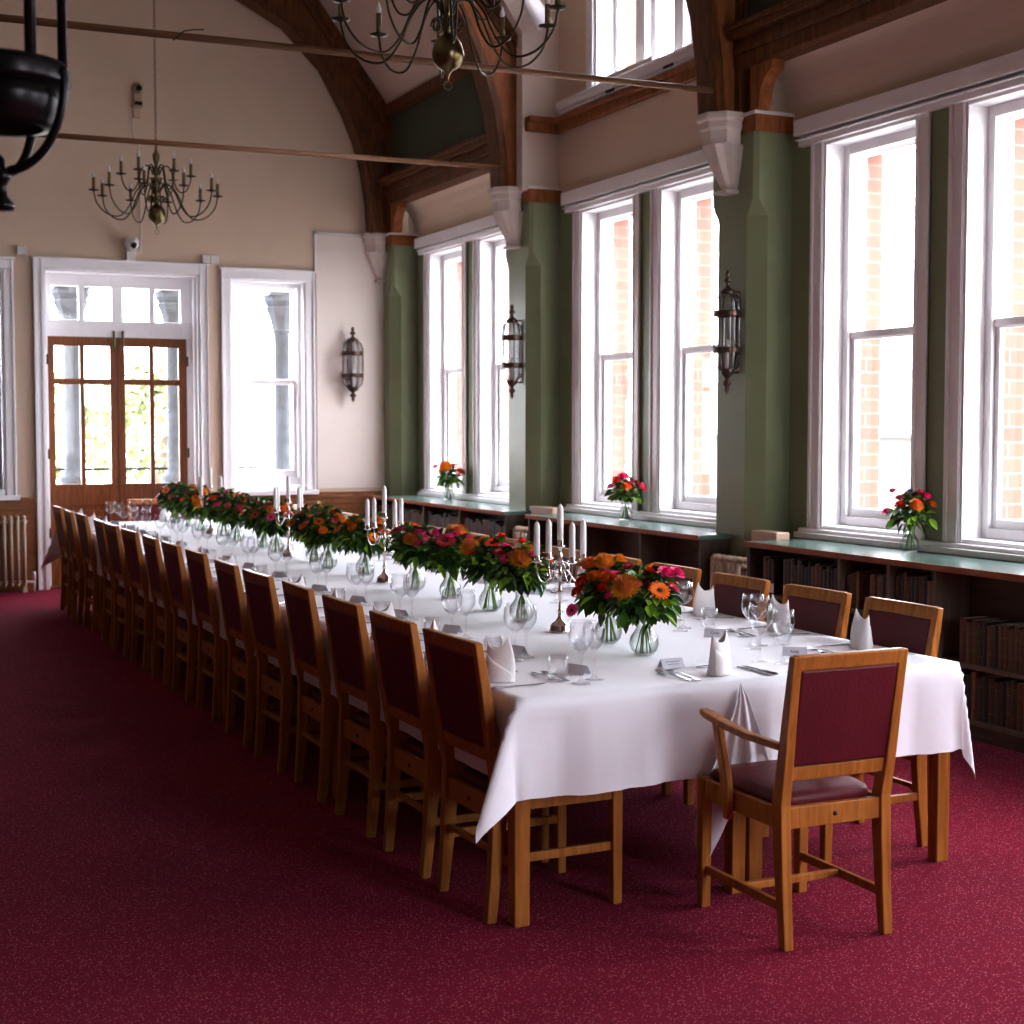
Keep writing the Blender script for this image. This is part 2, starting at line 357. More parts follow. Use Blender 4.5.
# timber arched trusses
inner = [(5.46,3.69),(5.44,4.0),(5.39,4.35),(5.30,4.65),(5.18,4.93),(4.93,5.37),(4.53,5.76),(3.98,6.04),(3.42,6.17),(XC,6.22)]
def off(pts, d):
    out = []
    for i, p in enumerate(pts):
        a = pts[max(i-1, 0)]; b = pts[min(i+1, len(pts)-1)]
        tx, tz = b[0]-a[0], b[1]-a[1]; l = hypot(tx, tz); out.append((p[0]+tz/l*d, p[1]-tx/l*d))
    return out
def arch_truss(yc, name, last=False):
    t = thing('arched_truss', name, 'roof truss', (0, yc, 0))
    hy = .10
    for part, mirror in (('arch_rib', 0), ('arch_rib', 1)):
        io = off(inner, .045)
        mb = MB()
        for pts0, pts1, h in ((inner, io, hy+.02), (io, off(inner, .075), hy-.005)):
            for i in range(len(pts0)-1):
                q = [pts0[i], pts0[i+1], pts1[i+1], pts1[i]]
                if mirror: q = [(2*XC-x, z) for x, z in q]
                mb.prism(q, 'y', -h, h)
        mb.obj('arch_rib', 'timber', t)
    # spandrel panel between the rib and rafter
    for mirror in (0, 1):
        mb = MB(); io = off(inner, .07)
        n = len(io)
        outer = []
        for (x, z) in io:
            if z < 4.9: outer.append((5.66, z))
            else:
                u = (z-4.9)/(6.25-4.9); outer.append((5.66-u*(5.66-XC)*.92, zc(5.66-u*(5.66-XC)*.92)-.02))
        for i in range(n-1):
            q = [io[i], io[i+1], outer[i+1], outer[i]]
            if mirror: q = [(2*XC-x, z) for x, z in q]
            mb.prism(q, 'y', -.07, .07)
        mb.obj('spandrel_panel', 'timber2' if not last else 'timber', t)  # light put into the colour by brighter timber; end truss stays dark
        # post and rafter
        q = [(5.62, 3.69), (5.72, 3.69), (5.72, 4.92), (5.62, 5.03)]
        mb = MB(); qq = [(2*XC-x, z) for x, z in q] if mirror else q
        mb.prism(qq, 'y', -hy-.03, hy+.03)
        qq = [(x+(.025 if not mirror else -.025), z) for x, z in qq]
        mb.prism([(a, b) for a, b in qq], 'y', -hy-.055, hy-.0)
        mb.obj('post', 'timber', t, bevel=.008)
        mb = MB()
        for w0, w1, h in ((.0, .10, hy+.03), (.10, .16, hy+.0)):
            q = [(5.72, zc(5.72)-w0*1.5), (XC, zc(XC)-w0*1.5), (XC, zc(XC)-w1*1.5), (5.72, zc(5.72)-w1*1.5)]
            if mirror: q = [(2*XC-x, z) for x, z in q]
            mb.prism(q, 'y', -h, h)
        mb.obj('rafter', 'timber', t)
    return t
arch_truss(8.62, 'dark oak arched roof truss at the top right, over the nearest wall lantern')
arch_truss(12.03, 'oak arched roof truss in the middle, behind the near chandelier')
arch_truss(15.30, 'dark oak arched roof truss against the cream end wall', True)
arch_truss(5.21, 'dark oak arched roof truss nearest the camera, above the frame')
# left longitudinal beam the arches land on
tag(MB().box((-.06, YN, 3.55), (.2, YB, 3.75)).obj('wall_plate_beam', 'timber', bevel=.01), 'long dark timber beam carrying the left feet of the arches', 'beam')
# plate beam + green panel in side bays
for a, b, nm in [(5.3, 8.5, 'nearest bay'), (12.15, 15.2, 'farthest bay'), (1.9, 5.1, 'bay beside the camera'), (-1.6, 1.7, 'bay behind the camera')]:
    t = thing('timber_beam', 'moulded dark oak beam below the green panel with painted-in shade, %s' % nm, 'beam', (5.6, a, 3.98))
    mb = MB(); L = b-a
    mb.box((.0, 0, 0), (.3, L, .09)); mb.box((-.02, 0, .09), (.3, L, .13)); mb.box((-.0, 0, .13), (.3, L, .19)); mb.box((-.06, 0, .19), (.3, L, .235)); mb.box((-.09, 0, .235), (.3, L, .27))
    mb.obj('beam', 'timber', t, bevel=.006)
    MB().box((.055, 0, .27), (.12, L, .95)).obj('green_panel', 'shadegreen', t)
    MB().box((-.03, 0, .93), (.2, L, 1.04)).obj('top_rail', 'timber', t, bevel=.01)
    # curved brackets at the piers
    for (y, s) in ((b-.12, -1), (a+.12, 1)):
        if y > 15 : pass
        yy = (y-a)
        if nm == 'farthest bay' and s == -1: yy = L-.06
        cur = [(yy, -.29), (yy, 0), (yy+s*.25, 0), (yy+s*.24, -.06), (yy+s*.17, -.10), (yy+s*.12, -.17), (yy+s*.10, -.29)]
        MB().prism(cur, 'x', .03, .13).obj('curved_bracket', 'timber2', t, bevel=.004)
# dormer bay rail
t = thing('picture_rail', 'brown moulded timber rail under the high dormer window', 'rail', (XW, 8.8, 4.16))
mb = MB(); mb.box((-.05, 0, 0), (0, 3.0, .12)); mb.box((-.09, 0, .07), (0, 3.0, .12)); mb.obj('rail', 'timber2', t, bevel=.008)
mb = MB(); mb.box((-.33, 2.93, 0), (0, 3.0, .12)); mb.box((-.33, 2.89, .07), (0, 3.0, .12)); mb.obj('return_rail', 'timber2', t, bevel=.008)
# tie rods
for i, (yc, z, nm) in enumerate([(8.55, 3.84, 'nearer of the two thin brown tie rods crossing the room'), (11.95, 3.865, 'farther thin brown tie rod crossing just over the far chandelier')]):
    mb = MB(); mb.tube([(.1, yc, z-.04), (5.45, yc, z)], .021, 8)
    tag(mb.obj('tie_rod', 'rod'), nm, 'rod')
mb = MB(); mb.tube([(1.92+.03*cos(a/2), 8.55+.028*sin(a/2), 3.815+.028*cos(a/2)) for a in range(13)]+[(1.99, 8.53, 3.85), (2.06, 8.53, 3.86)], .0035, 5)
tag(mb.obj('wire_tie', 'iron'), 'loop of dark wire twisted round the nearer tie rod', 'wire')

# ------------------------------------------------------------------ windows
def sash(mb, axis, w, u0, u1, z0, z1, st=.055, dep=.04, bot=None):
    bot = bot or st
    def bx(a, b, c, d):
        if axis == 'x': mb.box((w, a, c), (w+dep, b, d))
        else: mb.box((a, w, c), (b, w+dep, d))
    bx(u0, u0+st, z0, z1); bx(u1-st, u1, z0, z1); bx(u0+st, u1-st, z0, z0+bot); bx(u0+st, u1-st, z1-st, z1)
wn = 0
def right_window(c, side):
    global wn; wn += 1
    u0, u1 = (c+.20, c+1.10) if side > 0 else (c-1.11, c-.21)
    w = struct(empty('window_%d' % wn, (0,0,0)), 'tall white sash window in the green wall', 'window')
    mb = MB()
    for (a, b, d) in ((.120, .0, .014), (.120, .092, .026), (.03, .006, .020)):
        A = u0-a; B = u0-b; mb.box((XW-d, A, WZ0), (XW, B, WZ1+.002)); mb.box((XW-d, u1+b, WZ0), (XW, u1+a, WZ1+.002))
    mb.obj('casing', 'white', w, bevel=.004)
    mb = MB(); mb.box((XW-.005, u0-.006, WZ0), (6.24, u0+.02, WZ1)); mb.box((XW-.005, u1-.02, WZ0), (6.24, u1+.006, WZ1)); mb.box((XW-.005, u0, WZ1-.02), (6.24, u1, WZ1+.006)); mb.box((XW, u0, WZ0-.006), (6.24, u1, WZ0+.03))
    # outer sash box
    mb.box((6.09, u0, WZ0), (6.119, u0+.075, WZ1)); mb.box((6.09, u1-.075, WZ0), (6.119, u1, WZ1)); mb.box((6.092, u0+.07, WZ1-.08), (6.117, u1-.07, WZ1))
    mb.box((6.092, u0+.07, WZ0+.03), (6.117, u1-.07, WZ0+.09))
    mb.obj('window_frame', 'white', w, bevel=.003)
    mb = MB(); sash(mb, 'x', 6.12, u0+.06, u1-.06, WZ0+.07, 2.23, .05, .035, .075); mb.box((6.105, u0+.06, 2.19), (6.15, u1-.06, 2.235)); mb.obj('lower_sash', 'white', w, bevel=.004)
    mb = MB(); sash(mb, 'x', 6.165, u0+.06, u1-.06, 2.19, WZ1-.05, .05, .035); mb.obj('upper_sash', 'white', w, bevel=.004)
    mb = MB(); mb.box((6.137, u0+.1, WZ0+.13), (6.141, u1-.1, 2.2)); mb.box((6.182, u0+.1, 2.22), (6.186, u1-.1, WZ1-.09)); mb.obj('glass_pane', 'pane', w)
for c in BAYS:
    right_window(c, 1); right_window(c, -1)
for i, c in enumerate(BAYS):
    mb = MB(); mb.box((XW-.085, c-1.31, 3.515), (XW, c+1.33, 3.62)); mb.box((XW-.045, c-1.30, 3.45), (XW, c+1.33, 3.51)); mb.box((XW-.07, c-1.30, 3.487), (XW, c+1.33, 3.497))
    struct(mb.obj('trim_%d' % (40+i), 'white', bevel=.004), 'white head moulding over a pair of windows', 'moulding')
    mb = MB(); mb.box((XW-.08, c-1.29, .893), (XW, c+1.29, .93)); mb.box((XW-.05, c-1.28, .93), (XW+.02, c+1.28, .955))
    struct(mb.obj('trim_%d' % (50+i), 'white', bevel=.004), 'white sill board under a pair of windows', 'sill')
# dormer window
wn += 1
w = struct(empty('window_%d' % wn), 'high white dormer window of three lights', 'window')
y0, y1, z0, z1 = DH
mb = MB(); 
for (a, b) in ((y0-.11, y0), (y1, y1+.11)): mb.box((XW-.025, a, z0-.05), (XW, b, z1+.1))
mb.box((XW-.025, y0, z1), (XW, y1, z1+.1)); mb.obj('casing', 'white', w, bevel=.004)
mb = MB(); mb.box((XW, y0-.01, z0), (6.2, y0+.03, z1)); mb.box((XW, y1-.03, z0), (6.2, y1+.01, z1)); mb.box((XW, y0, z0-.01), (6.2, y1, z0+.05)); mb.box((XW, y0, z1-.04), (6.2, y1, z1+.01))
for yy in (9.98, 10.56): mb.box((6.05, yy-.07, z0), (6.15, yy+.07, z1))
mb.obj('window_frame', 'white', w, bevel=.003)
mb = MB()
for a, b in ((y0+.03, 9.91), (10.05, 10.49), (10.63, y1-.03)): sash(mb, 'x', 6.12, a, b, z0+.05, z1-.04, .055, .04)
mb.obj('sash', 'white', w, bevel=.003)
MB().box((6.14, y0+.08, z0+.1), (6.144, y1-.08, z1-.08)).obj('glass_pane', 'pane', w)
# roller blind cassette lying along the dormer sill
t = thing('blind_cassette', 'long white roller blind cassette along the dormer sill', 'blind', (5.87, 9.15, 4.29))
mb = MB(); mb.tube([(0, 0, .065), (0, 2.45, .065)], .05, 16); mb.obj('housing', 'white', t)
mb = MB(); mb.box((-.03, 0, -.005), (.03, 2.45, .012)); mb.box((-.01, .9, .08), (.05, 1.75, .15)); mb.obj('bottom_bar', 'plastic', t, bevel=.003)
mb = MB(); 
for y in (.55, 1.45): mb.box((-.035, y, 0), (-.03, y+.14, .022))
mb.obj('slot', 'blackp', t)
mb = MB(); mb.tube([(5.70, 11.55, 5.0), (5.1, 11.55, 5.78), (4.7, 11.55, 6.28)], .075, 16)
tag(mb.obj('plaster_roll', 'white'), 'thick white rounded moulding rising beside the middle truss', 'moulding')

# back wall windows
def back_window(x0, x1, blind):
    global wn; wn += 1
    w = struct(empty('window_%d' % wn), 'white sash window in the cream end wall', 'window')
    z0, z1 = .98, 3.16
    mb = MB()
    for a, b, d in ((.10, 0, .02), (.10, .075, .035)):
        mb.box((x0-a, YB-d, z0-.05), (x0-b, YB, z1+.10)); mb.box((x1+b, YB-d, z0-.05), (x1+a, YB, z1+.10))
    mb.box((x0-.10, YB-.03, z1), (x1+.10, YB, z1+.11)); mb.box((x0-.12, YB-.05, z1+.09), (x1+.12, YB, z1+.115))
    mb.box((x0-.12, YB-.07, z0-.08), (x1+.12, YB, z0-.03))
    mb.obj('casing', 'white', w, bevel=.004)
    mb = MB(); mb.box((x0-.005, YB-.003, z0), (x0+.02, YB+.3, z1)); mb.box((x1-.02, YB-.003, z0), (x1+.005, YB+.3, z1)); mb.box((x0+.02, YB-.004, z1-.02), (x1-.02, YB+.3, z1+.005)); mb.box((x0+.02, YB-.012, z0-.03), (x1-.02, YB+.3, z0+.02))
    mb.box((x0+.01, YB+.1, z0), (x0+.06, YB+.138, z1-.01)); mb.box((x1-.06, YB+.1, z0), (x1-.01, YB+.138, z1-.01)); mb.box((x0+.055, YB+.102, z1-.07), (x1-.055, YB+.136, z1-.01)); mb.box((x0+.055, YB+.102, z0+.01), (x1-.055, YB+.136, z0+.1))
    mb.obj('window_frame', 'white', w, bevel=.003)
    mb = MB(); sash(mb, 'y', YB+.14, x0+.05, x1-.05, z0+.09, 2.12, .05, .035, .09); mb.obj('lower_sash', 'white', w, bevel=.003)
    mb = MB(); sash(mb, 'y', YB+.18, x0+.05, x1-.05, 2.08, z1-.05, .05, .035); mb.obj('upper_sash', 'white', w, bevel=.003)
    mb = MB(); mb.box((x0+.08, YB+.155, z0+.15), (x1-.08, YB+.158, 2.1)); mb.box((x0+.08, YB+.195, 2.1), (x1-.08, YB+.198, z1-.08)); mb.obj('glass_pane', 'pane', w)
    if blind:
        mb = MB(); n = 10
        for i in range(n):
            xa = x0+.03+(x1-x0-.06)*i/n; mb.box((xa, YB+.05+.01*(i % 2), z0+.03), (xa+(x1-x0-.06)/n, YB+.06+.01*(i % 2), z1-.03))
        mb.obj('closed_blind', 'blind', w)
back_window(3.97, 4.78, False)
back_window(.55, 1.72, True)
# raised panel on the end wall
t = struct(MB().box((4.9, YB-.012, .96), (XP+.0, YB, 3.66)).obj('trim_60', 'cream2'), 'pale raised wall panel beside the end window', 'panel')
mb = MB(); mb.box((4.88, YB-.022, 3.28), (4.905, YB, 3.69)); mb.box((4.88, YB-.022, 3.665), (XP-.2, YB, 3.69))
struct(mb.obj('trim_61', 'white'), 'thin white moulding edging the pale wall panel', 'moulding')
# dado
mb = MB()
for a, b in ((XL, 2.0), (3.74, XP)):
    mb.box((a, YB-.02, 0), (b, YB, .80)); mb.box((a, YB-.03, 0), (b, YB, .14)); mb.box((a, YB-.035, .80), (b, YB, .86)); mb.box((a, YB-.05, .86), (b, YB, .89)); mb.box((a, YB-.035, .89), (b, YB, .925))
struct(mb.obj('trim_62', 'dado', bevel=.004), 'brown timber dado panelling on the end wall', 'dado')

# ------------------------------------------------------------------ double door
d = struct(empty('door_1'), 'wood and glass double doors in white frame', 'door')
mb = MB()
for a, b, dd in ((.10, 0, .025), (.10, .07, .045), (.03, 0, .04)):
    mb.box((DX0-a, YB-dd, 0), (DX0-b, YB, DZ1+.10)); mb.box((DX1+b, YB-dd, 0), (DX1+a-.02, YB, DZ1+.10))
mb.box((DX0-.10, YB-.03, DZ1), (DX1+.08, YB, DZ1+.11)); mb.box((DX0-.11, YB-.05, DZ1+.095), (DX1+.09, YB, DZ1+.115))
mb.obj('casing', 'white', d, bevel=.004)
DY = YB+.22
px_x = lambda px: DY*math.tan(radians(25)+math.atan((px-512)/1499.))
mb = MB()
mb.box((DX0-.005, YB, 0), (DX0+.02, YB+.3, DZ1)); mb.box((DX1-.02, YB, 0), (DX1+.005, YB+.3, DZ1)); mb.box((DX0, YB, DZ1-.02), (DX1, YB+.3, DZ1+.005))
mb.box((DX1-.05, YB+.06, 0), (DX1-.02, YB+.1, DZ1))
LX0, LX1 = 2.165, 3.555
tp = [(2.20, 2.47), (2.53, 2.80), (2.91, 3.18), (3.235, 3.50)]
cells_wall(mb, 'y', DY-.01, DY+.05, DX0, DX1, 2.532, DZ1, [(a, b, 2.70, 3.04) for a, b in tp])
mb.box((DX0, DY-.01, 0), (LX0-.002, DY+.05, 2.532)); mb.box((LX1+.002, DY-.01, 0), (DX1, DY+.05, 2.532))
mb.obj('door_frame', 'white', d, bevel=.003)
MB().box((DX0+.03, DY+.02, 2.6), (DX1-.03, DY+.023, 3.1)).obj('transom_pane', 'pane', d)
mid = (LX0+LX1)/2
for k, (a, b) in enumerate(((LX0-.002, mid-.0005), (mid+.0005, LX1+.002))):
    p = [(2.225, 2.475), (2.52, 2.775)] if k == 0 else [(2.925, 3.175), (3.22, 3.475)]
    gh = [(q[0], q[1], zz[0], zz[1]) for q in p for zz in ((1.04, 2.05), (2.11, 2.44))]
    mb = MB(); cells_wall(mb, 'y', DY-.005, DY+.04, a, b, .02, 2.532, gh+[(a+.12, b-.12, .25, .82)])
    mb.box((mid-.012, DY-.012, .02), (mid-.001, DY+.045, 2.53)) if k == 0 else None
    mb.box((a+.1, DY+.012, .23), (b-.1, DY+.03, .84)); mb.box((a+.17, DY+.0, .30), (b-.17, DY+.02, .77))
    leaf = mb.obj('door_leaf', 'doorwood', d, bevel=.004)
    MB().box((a+.05, DY+.018, 1.0), (b-.05, DY+.021, 2.48)).obj('glass_pane', 'pane', leaf)
    mb = MB(); bx = mid+(-.045 if k == 0 else .045)
    mb.tube([(bx, DY-.025, 2.38), (bx, DY-.025, 2.58)], .011, 8); mb.box((bx-.017, DY-.015, 2.4), (bx+.017, DY-.005, 2.52)); mb.lathe([(.0, 0), (.014, .004), (.014, .02), (0, .025)], 8, (bx, DY-.025, 2.575)); mb.obj('brass_bolt', 'brass', leaf)
    mb = MB()
    xh = a+.003 if k == 0 else b-.003
    for z in (.5, 1.3, 2.25): mb.tube([(xh+(-.012 if k == 0 else .012), DY-.012, z), (xh+(-.012 if k == 0 else .012), DY-.012, z+.1)], .009, 8)
    mb.obj('hinge', 'iron', leaf)
MB().box((DX0-.0, YB+.02, 0.0), (DX1, YB+.3, .018)).obj('threshold', 'doorwood', d)

# ------------------------------------------------------------------ wall devices on the end wall
def ez(px, py, y=YB):   # not used for layout of big things; kept for fixed sizes below
    return None
t = thing('security_camera', 'small white dome camera over the double doors', 'camera', (2.95, YB, 3.29))
MB().box((-.045, -.06, 0), (.045, 0, .10)).obj('bracket', 'plastic', t, bevel=.006)
MB().lathe([(.0, -.07), (.045, -.055), (.075, -.015), (.08, .03), (.055, .07), (0, .08)], 20, (0, -.09, .16)).obj('dome', 'plastic', t)
MB().lathe([(0, -.032), (.022, -.025), (.034, 0), (.022, .02), (0, .03)], 14, (.01, -.16, .145)).obj('lens', 'blackp', t)
t = thing('smoke_detector', 'beige beam detector high on the end wall with black lens', 'detector', (3.04, YB, 4.72))
MB().box((-.045, -.07, .10), (.045, 0, .24)).obj('body', 'plasticc', t, bevel=.012)
mb = MB(); mb.tube([(0, -.05, .29), (0, 0, .29)], .055, 16); mb.obj('top_cap', 'plasticc', t)
mb = MB(); mb.tube([(.01, -.075, .29), (.01, -.045, .29)], .03, 12); mb.box((-.035, -.08, .12), (.04, -.06, .155)); mb.obj('lens', 'blackp', t)
MB().box((-.04, -.035, 0), (.03, 0, .085)).obj('junction', 'plasticc', t, bevel=.005)
mb = MB(); mb.tube([(3.0, YB-.01, 4.72), (2.985, YB-.01, 4.60), (3.02, YB-.02, 4.52), (3.05, YB-.012, 4.47), (3.06, YB-.008, 4.3), (3.06, YB-.008, 3.4)], .006, 6)
tag(mb.obj('cable', 'plastic'), 'thin pale cable running down the end wall to the door head', 'cable')
for x, nm in ((1.91, 'left of the door head'), (3.73, 'right of the door head, the wider one'), ):
    t = thing('junction_box', 'small white double junction box ' + nm, 'junction box', (x, YB, 3.30))
    MB().box((-.055, -.04, 0), (.03, .004, .085)).obj('box', 'plastic', t, bevel=.005)
    if x > 3: MB().box((.035, -.04, 0), (.115, 0, .085)).obj('box', 'plastic', t, bevel=.005)

# ------------------------------------------------------------------ wall lanterns
def lantern_proto(label):
    t = thing('wall_lantern', label, 'wall lantern', (0,0,0))     # local: wall plane x=0, room toward -x
    r = .082; cx = -.086
    # metal: finials, caps, bands
    mb = MB(); mb.lathe([(0, .395), (.008, .385), (.016, .365), (.006, .35), (.02, .335), (.024, .32), (.008, .305), (.014, .285), (.035, .268), (.05, .255), (.042, .245), (.05, .238)], 14, (cx, 0, 0)); mb.obj('top_finial', 'lmetal', t)
    mb = MB(); mb.lathe([(.05, -.238), (.042, -.25), (.045, -.262), (.02, -.285), (.01, -.30), (.024, -.318), (.026, -.335), (.01, -.35), (.016, -.365), (0, -.40)], 14, (cx, 0, 0)); mb.obj('bottom_finial', 'lmetal', t)
    for z in (.115, -.115):
        mb = MB(); mb.lathe([(r-.004, z-.018), (r+.008, z-.018), (r+.004, z-.008), (r+.004, z+.008), (r+.008, z+.018), (r-.004, z+.018), (r-.004, z-.018)], 24, (cx, 0, 0), cap=False); mb.obj('band', 'lmetal', t)
    mb = MB()
    for k in range(6):
        a = 2*pi*k/6+.3; c, s = cos(a), sin(a)
        pts = [(cx+c*rr, s*rr, z) for rr, z in ((.045, .24), (.07, .215), (r, .165), (r+.002, .115), (r+.002, -.115), (r, -.165), (.07, -.215), (.045, -.24))]
        mb.tube(pts, .0045, 6)
    mb.obj('ribs', 'lmetal', t)
    mb = MB(); mb.lathe([(.045, -.235), (.068, -.212), (r-.004, -.165), (r-.002, -.115), (r-.002, .115), (r-.004, .165), (.068, .212), (.045, .235)], 24, (cx, 0, 0), cap=False); mb.obj('glass_body', 'lgls', t)
    mb = MB(); mb.box((-.006, -.02, -.25), (0, .02, .26)); mb.box((-.086, -.006, .25), (0, .006, .262)); mb.box((-.086, -.006, -.262), (0, .006, -.25)); mb.obj('back_plate', 'lmetal', t, bevel=.004)
    mb = MB(); mb.tube([(cx, 0, -.23), (cx, 0, -.05)], .012, 10); mb.obj('candle_lamp', 'wax', t)
    return t
L0 = lantern_proto('tall glass and metal wall lantern on the nearest green pier')
L0.location = (XP, 8.53, 2.255); L0.scale = (1.08, 1.08, 1.05)
dup(L0, (XP, 11.94, 2.28), 0, 'tall glass and metal wall lantern on the middle green pier')
L2 = dup(L0, (5.27, YB-.012, 2.29), radians(90), 'silvery glass wall lantern on the pale panel of the end wall'); L2.scale = (1.2, 1.3, 1.02)
for o in (L0,) : pass

# ------------------------------------------------------------------ chandeliers
def crv(pts, n=8):   # catmull-rom
    out = []; P = [pts[0]]+list(pts)+[pts[-1]]
    for i in range(1, len(P)-2):
        for k in range(n):
            t = k/n; p0, p1, p2, p3 = P[i-1], P[i], P[i+1], P[i+2]
            out.append(tuple(.5*((2*p1[j])+(-p0[j]+p2[j])*t+(2*p0[j]-5*p1[j]+4*p2[j]-p3[j])*t*t+(-p0[j]+3*p1[j]-3*p2[j]+p3[j])*t**3) for j in range(len(p1))))
    out.append(tuple(pts[-1])); return out
def chandelier(label, loc, rz, chain):
    t = thing('chandelier', label, 'chandelier', loc, rz); t.scale = (.91, .91, .95)   # origin = ball centre
    mb = MB()
    mb.lathe([(0, -.145), (.006, -.14), (.008, -.12), (.014, -.105), (.022, -.095), (.03, -.088), (.055, -.075), (.078, -.048), (.088, -.01), (.086, .01), (.074, .05), (.05, .078), (.03, .088), (.022, .10), (.032, .115), (.036, .13), (.022, .145), (.018, .17), (.03, .20), (.032, .25), (.018, .27), (.028, .29), (.038, .31), (.03, .33), (.018, .35), (.026, .38), (.04, .41), (.036, .43), (.016, .45), (.02, .48), (.032, .52), (.036, .56), (.02, .58), (.012, .61), (.012, .66), (.05, .672), (.05, .68), (.012, .69), (.008, .71), (0, .72)], 20)
    mb.tube([(.022*sin(a*pi/6), 0, -.165+.022*cos(a*pi/6)) for a in range(13)], .003, 6)
    mb.obj('stem', 'brass', t)
    def arm_set(n, ph, pts, cup, rr):
        for k in range(n):
            a = ph+2*pi*k/n; R = Matrix.Rotation(a, 4, 'Z')
            mb = MB(); c = crv([(p[0], 0, p[1]) for p in pts], 7); mb.tube(c, rr, 6, mat=R)
            sc = [(pts[0][0]+.035+.03*cos(b)*(1-b/14), 0, pts[0][1]-.06+.035*sin(b)*(1-b/14)) for b in [i*.6 for i in range(13)]]
            mb.tube(sc, rr*.7, 5, mat=R)
            ar = mb.obj('arm', 'brassd', t)
            cx, cz = cup
            mb = MB(); mb.lathe([(.004, cz-.012), (.010, cz), (.048, cz+.006), (.053, cz+.013), (.012, cz+.012), (.014, cz+.03), (.017, cz+.034)], 14, (cx, 0, 0), mat=R); mb.obj('drip_pan', 'brassd', ar)
            mb = MB(); mb.lathe([(.0155, cz+.012), (.0155, cz+.125), (0, cz+.126)], 10, (cx, 0, 0), mat=R); mb.obj('candle_tube', 'tube', ar)
            mb = MB(); mb.lathe([(.009, cz+.125), (.015, cz+.138), (.015, cz+.15), (.006, cz+.175), (0, cz+.19)], 10, (cx, 0, 0), mat=R); mb.obj('bulb', 'bulb', ar)
    arm_set(10, .2, [(.03, .20), (.07, .27), (.13, .275), (.20, .20), (.27, .06), (.36, -.03), (.48, -.01), (.57, .08), (.60, .19)], (.60, .19), .0065)
    arm_set(6, .5, [(.03, .37), (.06, .44), (.10, .455), (.14, .42), (.175, .30), (.22, .22), (.28, .225), (.32, .29), (.335, .36)], (.335, .36), .0065)
    mb = MB(); z = .72; k = 0
    while z < chain:
        Rr = Matrix.Translation((0, 0, z)) @ Matrix.Rotation(k*pi/2, 4, 'Z')
        mb.tube([(.011*sin(a*pi/4), 0, .026+.026*-cos(a*pi/4)) for a in range(9)], .0028, 4, mat=Rr)
        z += .045; k += 1
    mb.obj('chain', 'iron', t)
    return t
chandelier('brass candle chandelier hanging far off, in front of the end wall', (2.86, 13.7, 3.53), .35, 4.9)
chandelier('brass candle chandelier nearer the camera, cut by the top edge', (2.87, 6.9, 3.45), -.2, 5.0)
# foreground hanging lantern
t = thing('hanging_lantern', 'blurred black iron hanging lantern at the top left corner', 'lantern', (.385, 3.45, 2.09), .5)
mb = MB(); mb.lathe([(.0, 0), (.026, .0), (.03, .012), (.014, .03), (.010, .05), (.018, .065), (.024, .075), (.01, .09), (.008, .11), (0, .12)], 16); mb.obj('bottom_finial', 'iron', t)
mb = MB(); mb.lathe([(.128, .262), (.146, .265), (.151, .275), (.146, .288), (.150, .30), (.140, .315), (.128, .315), (.128, .262)], 36, cap=False); mb.obj('ring', 'iron', t)
mb = MB(); mb.lathe([(.09, .178), (.112, .178), (.114, .188), (.122, .20), (.130, .23), (.132, .262), (.120, .262), (.108, .20), (.09, .188), (.09, .178)], 36, cap=False); mb.obj('dish', 'iron', t)
for k in range(4):
    R = Matrix.Rotation(k*pi/2+.45, 4, 'Z'); mb = MB()
    c = crv([(.148, 0, .30), (.150, 0, .25), (.138, 0, .19), (.105, 0, .13), (.06, 0, .095), (.02, 0, .085)], 5); mb.tube(c, [.010]*len(c), 8, mat=R); mb.obj('scroll_arm', 'iron', t)
    
for k in range(6):
    R = Matrix.Rotation(k*pi/3-.656, 4, 'Z'); mb = MB(); mb.tube([(.132, 0, .30), (.132, 0, .95)], .010, 8, mat=R); mb.obj('upright_rod', 'iron', t)
mb = MB(); mb.lathe([(.145, .95), (.15, .96), (.15, .98), (.10, 1.03), (.04, 1.08), (.015, 1.12), (.012, 1.2), (0, 1.21)], 28); mb.obj('top_cap', 'iron', t)
mb = MB(); mb.tube([(0, 0, 1.2), (0, 0, 4.6)], .006, 6); mb.obj('hanging_rod', 'iron', t)

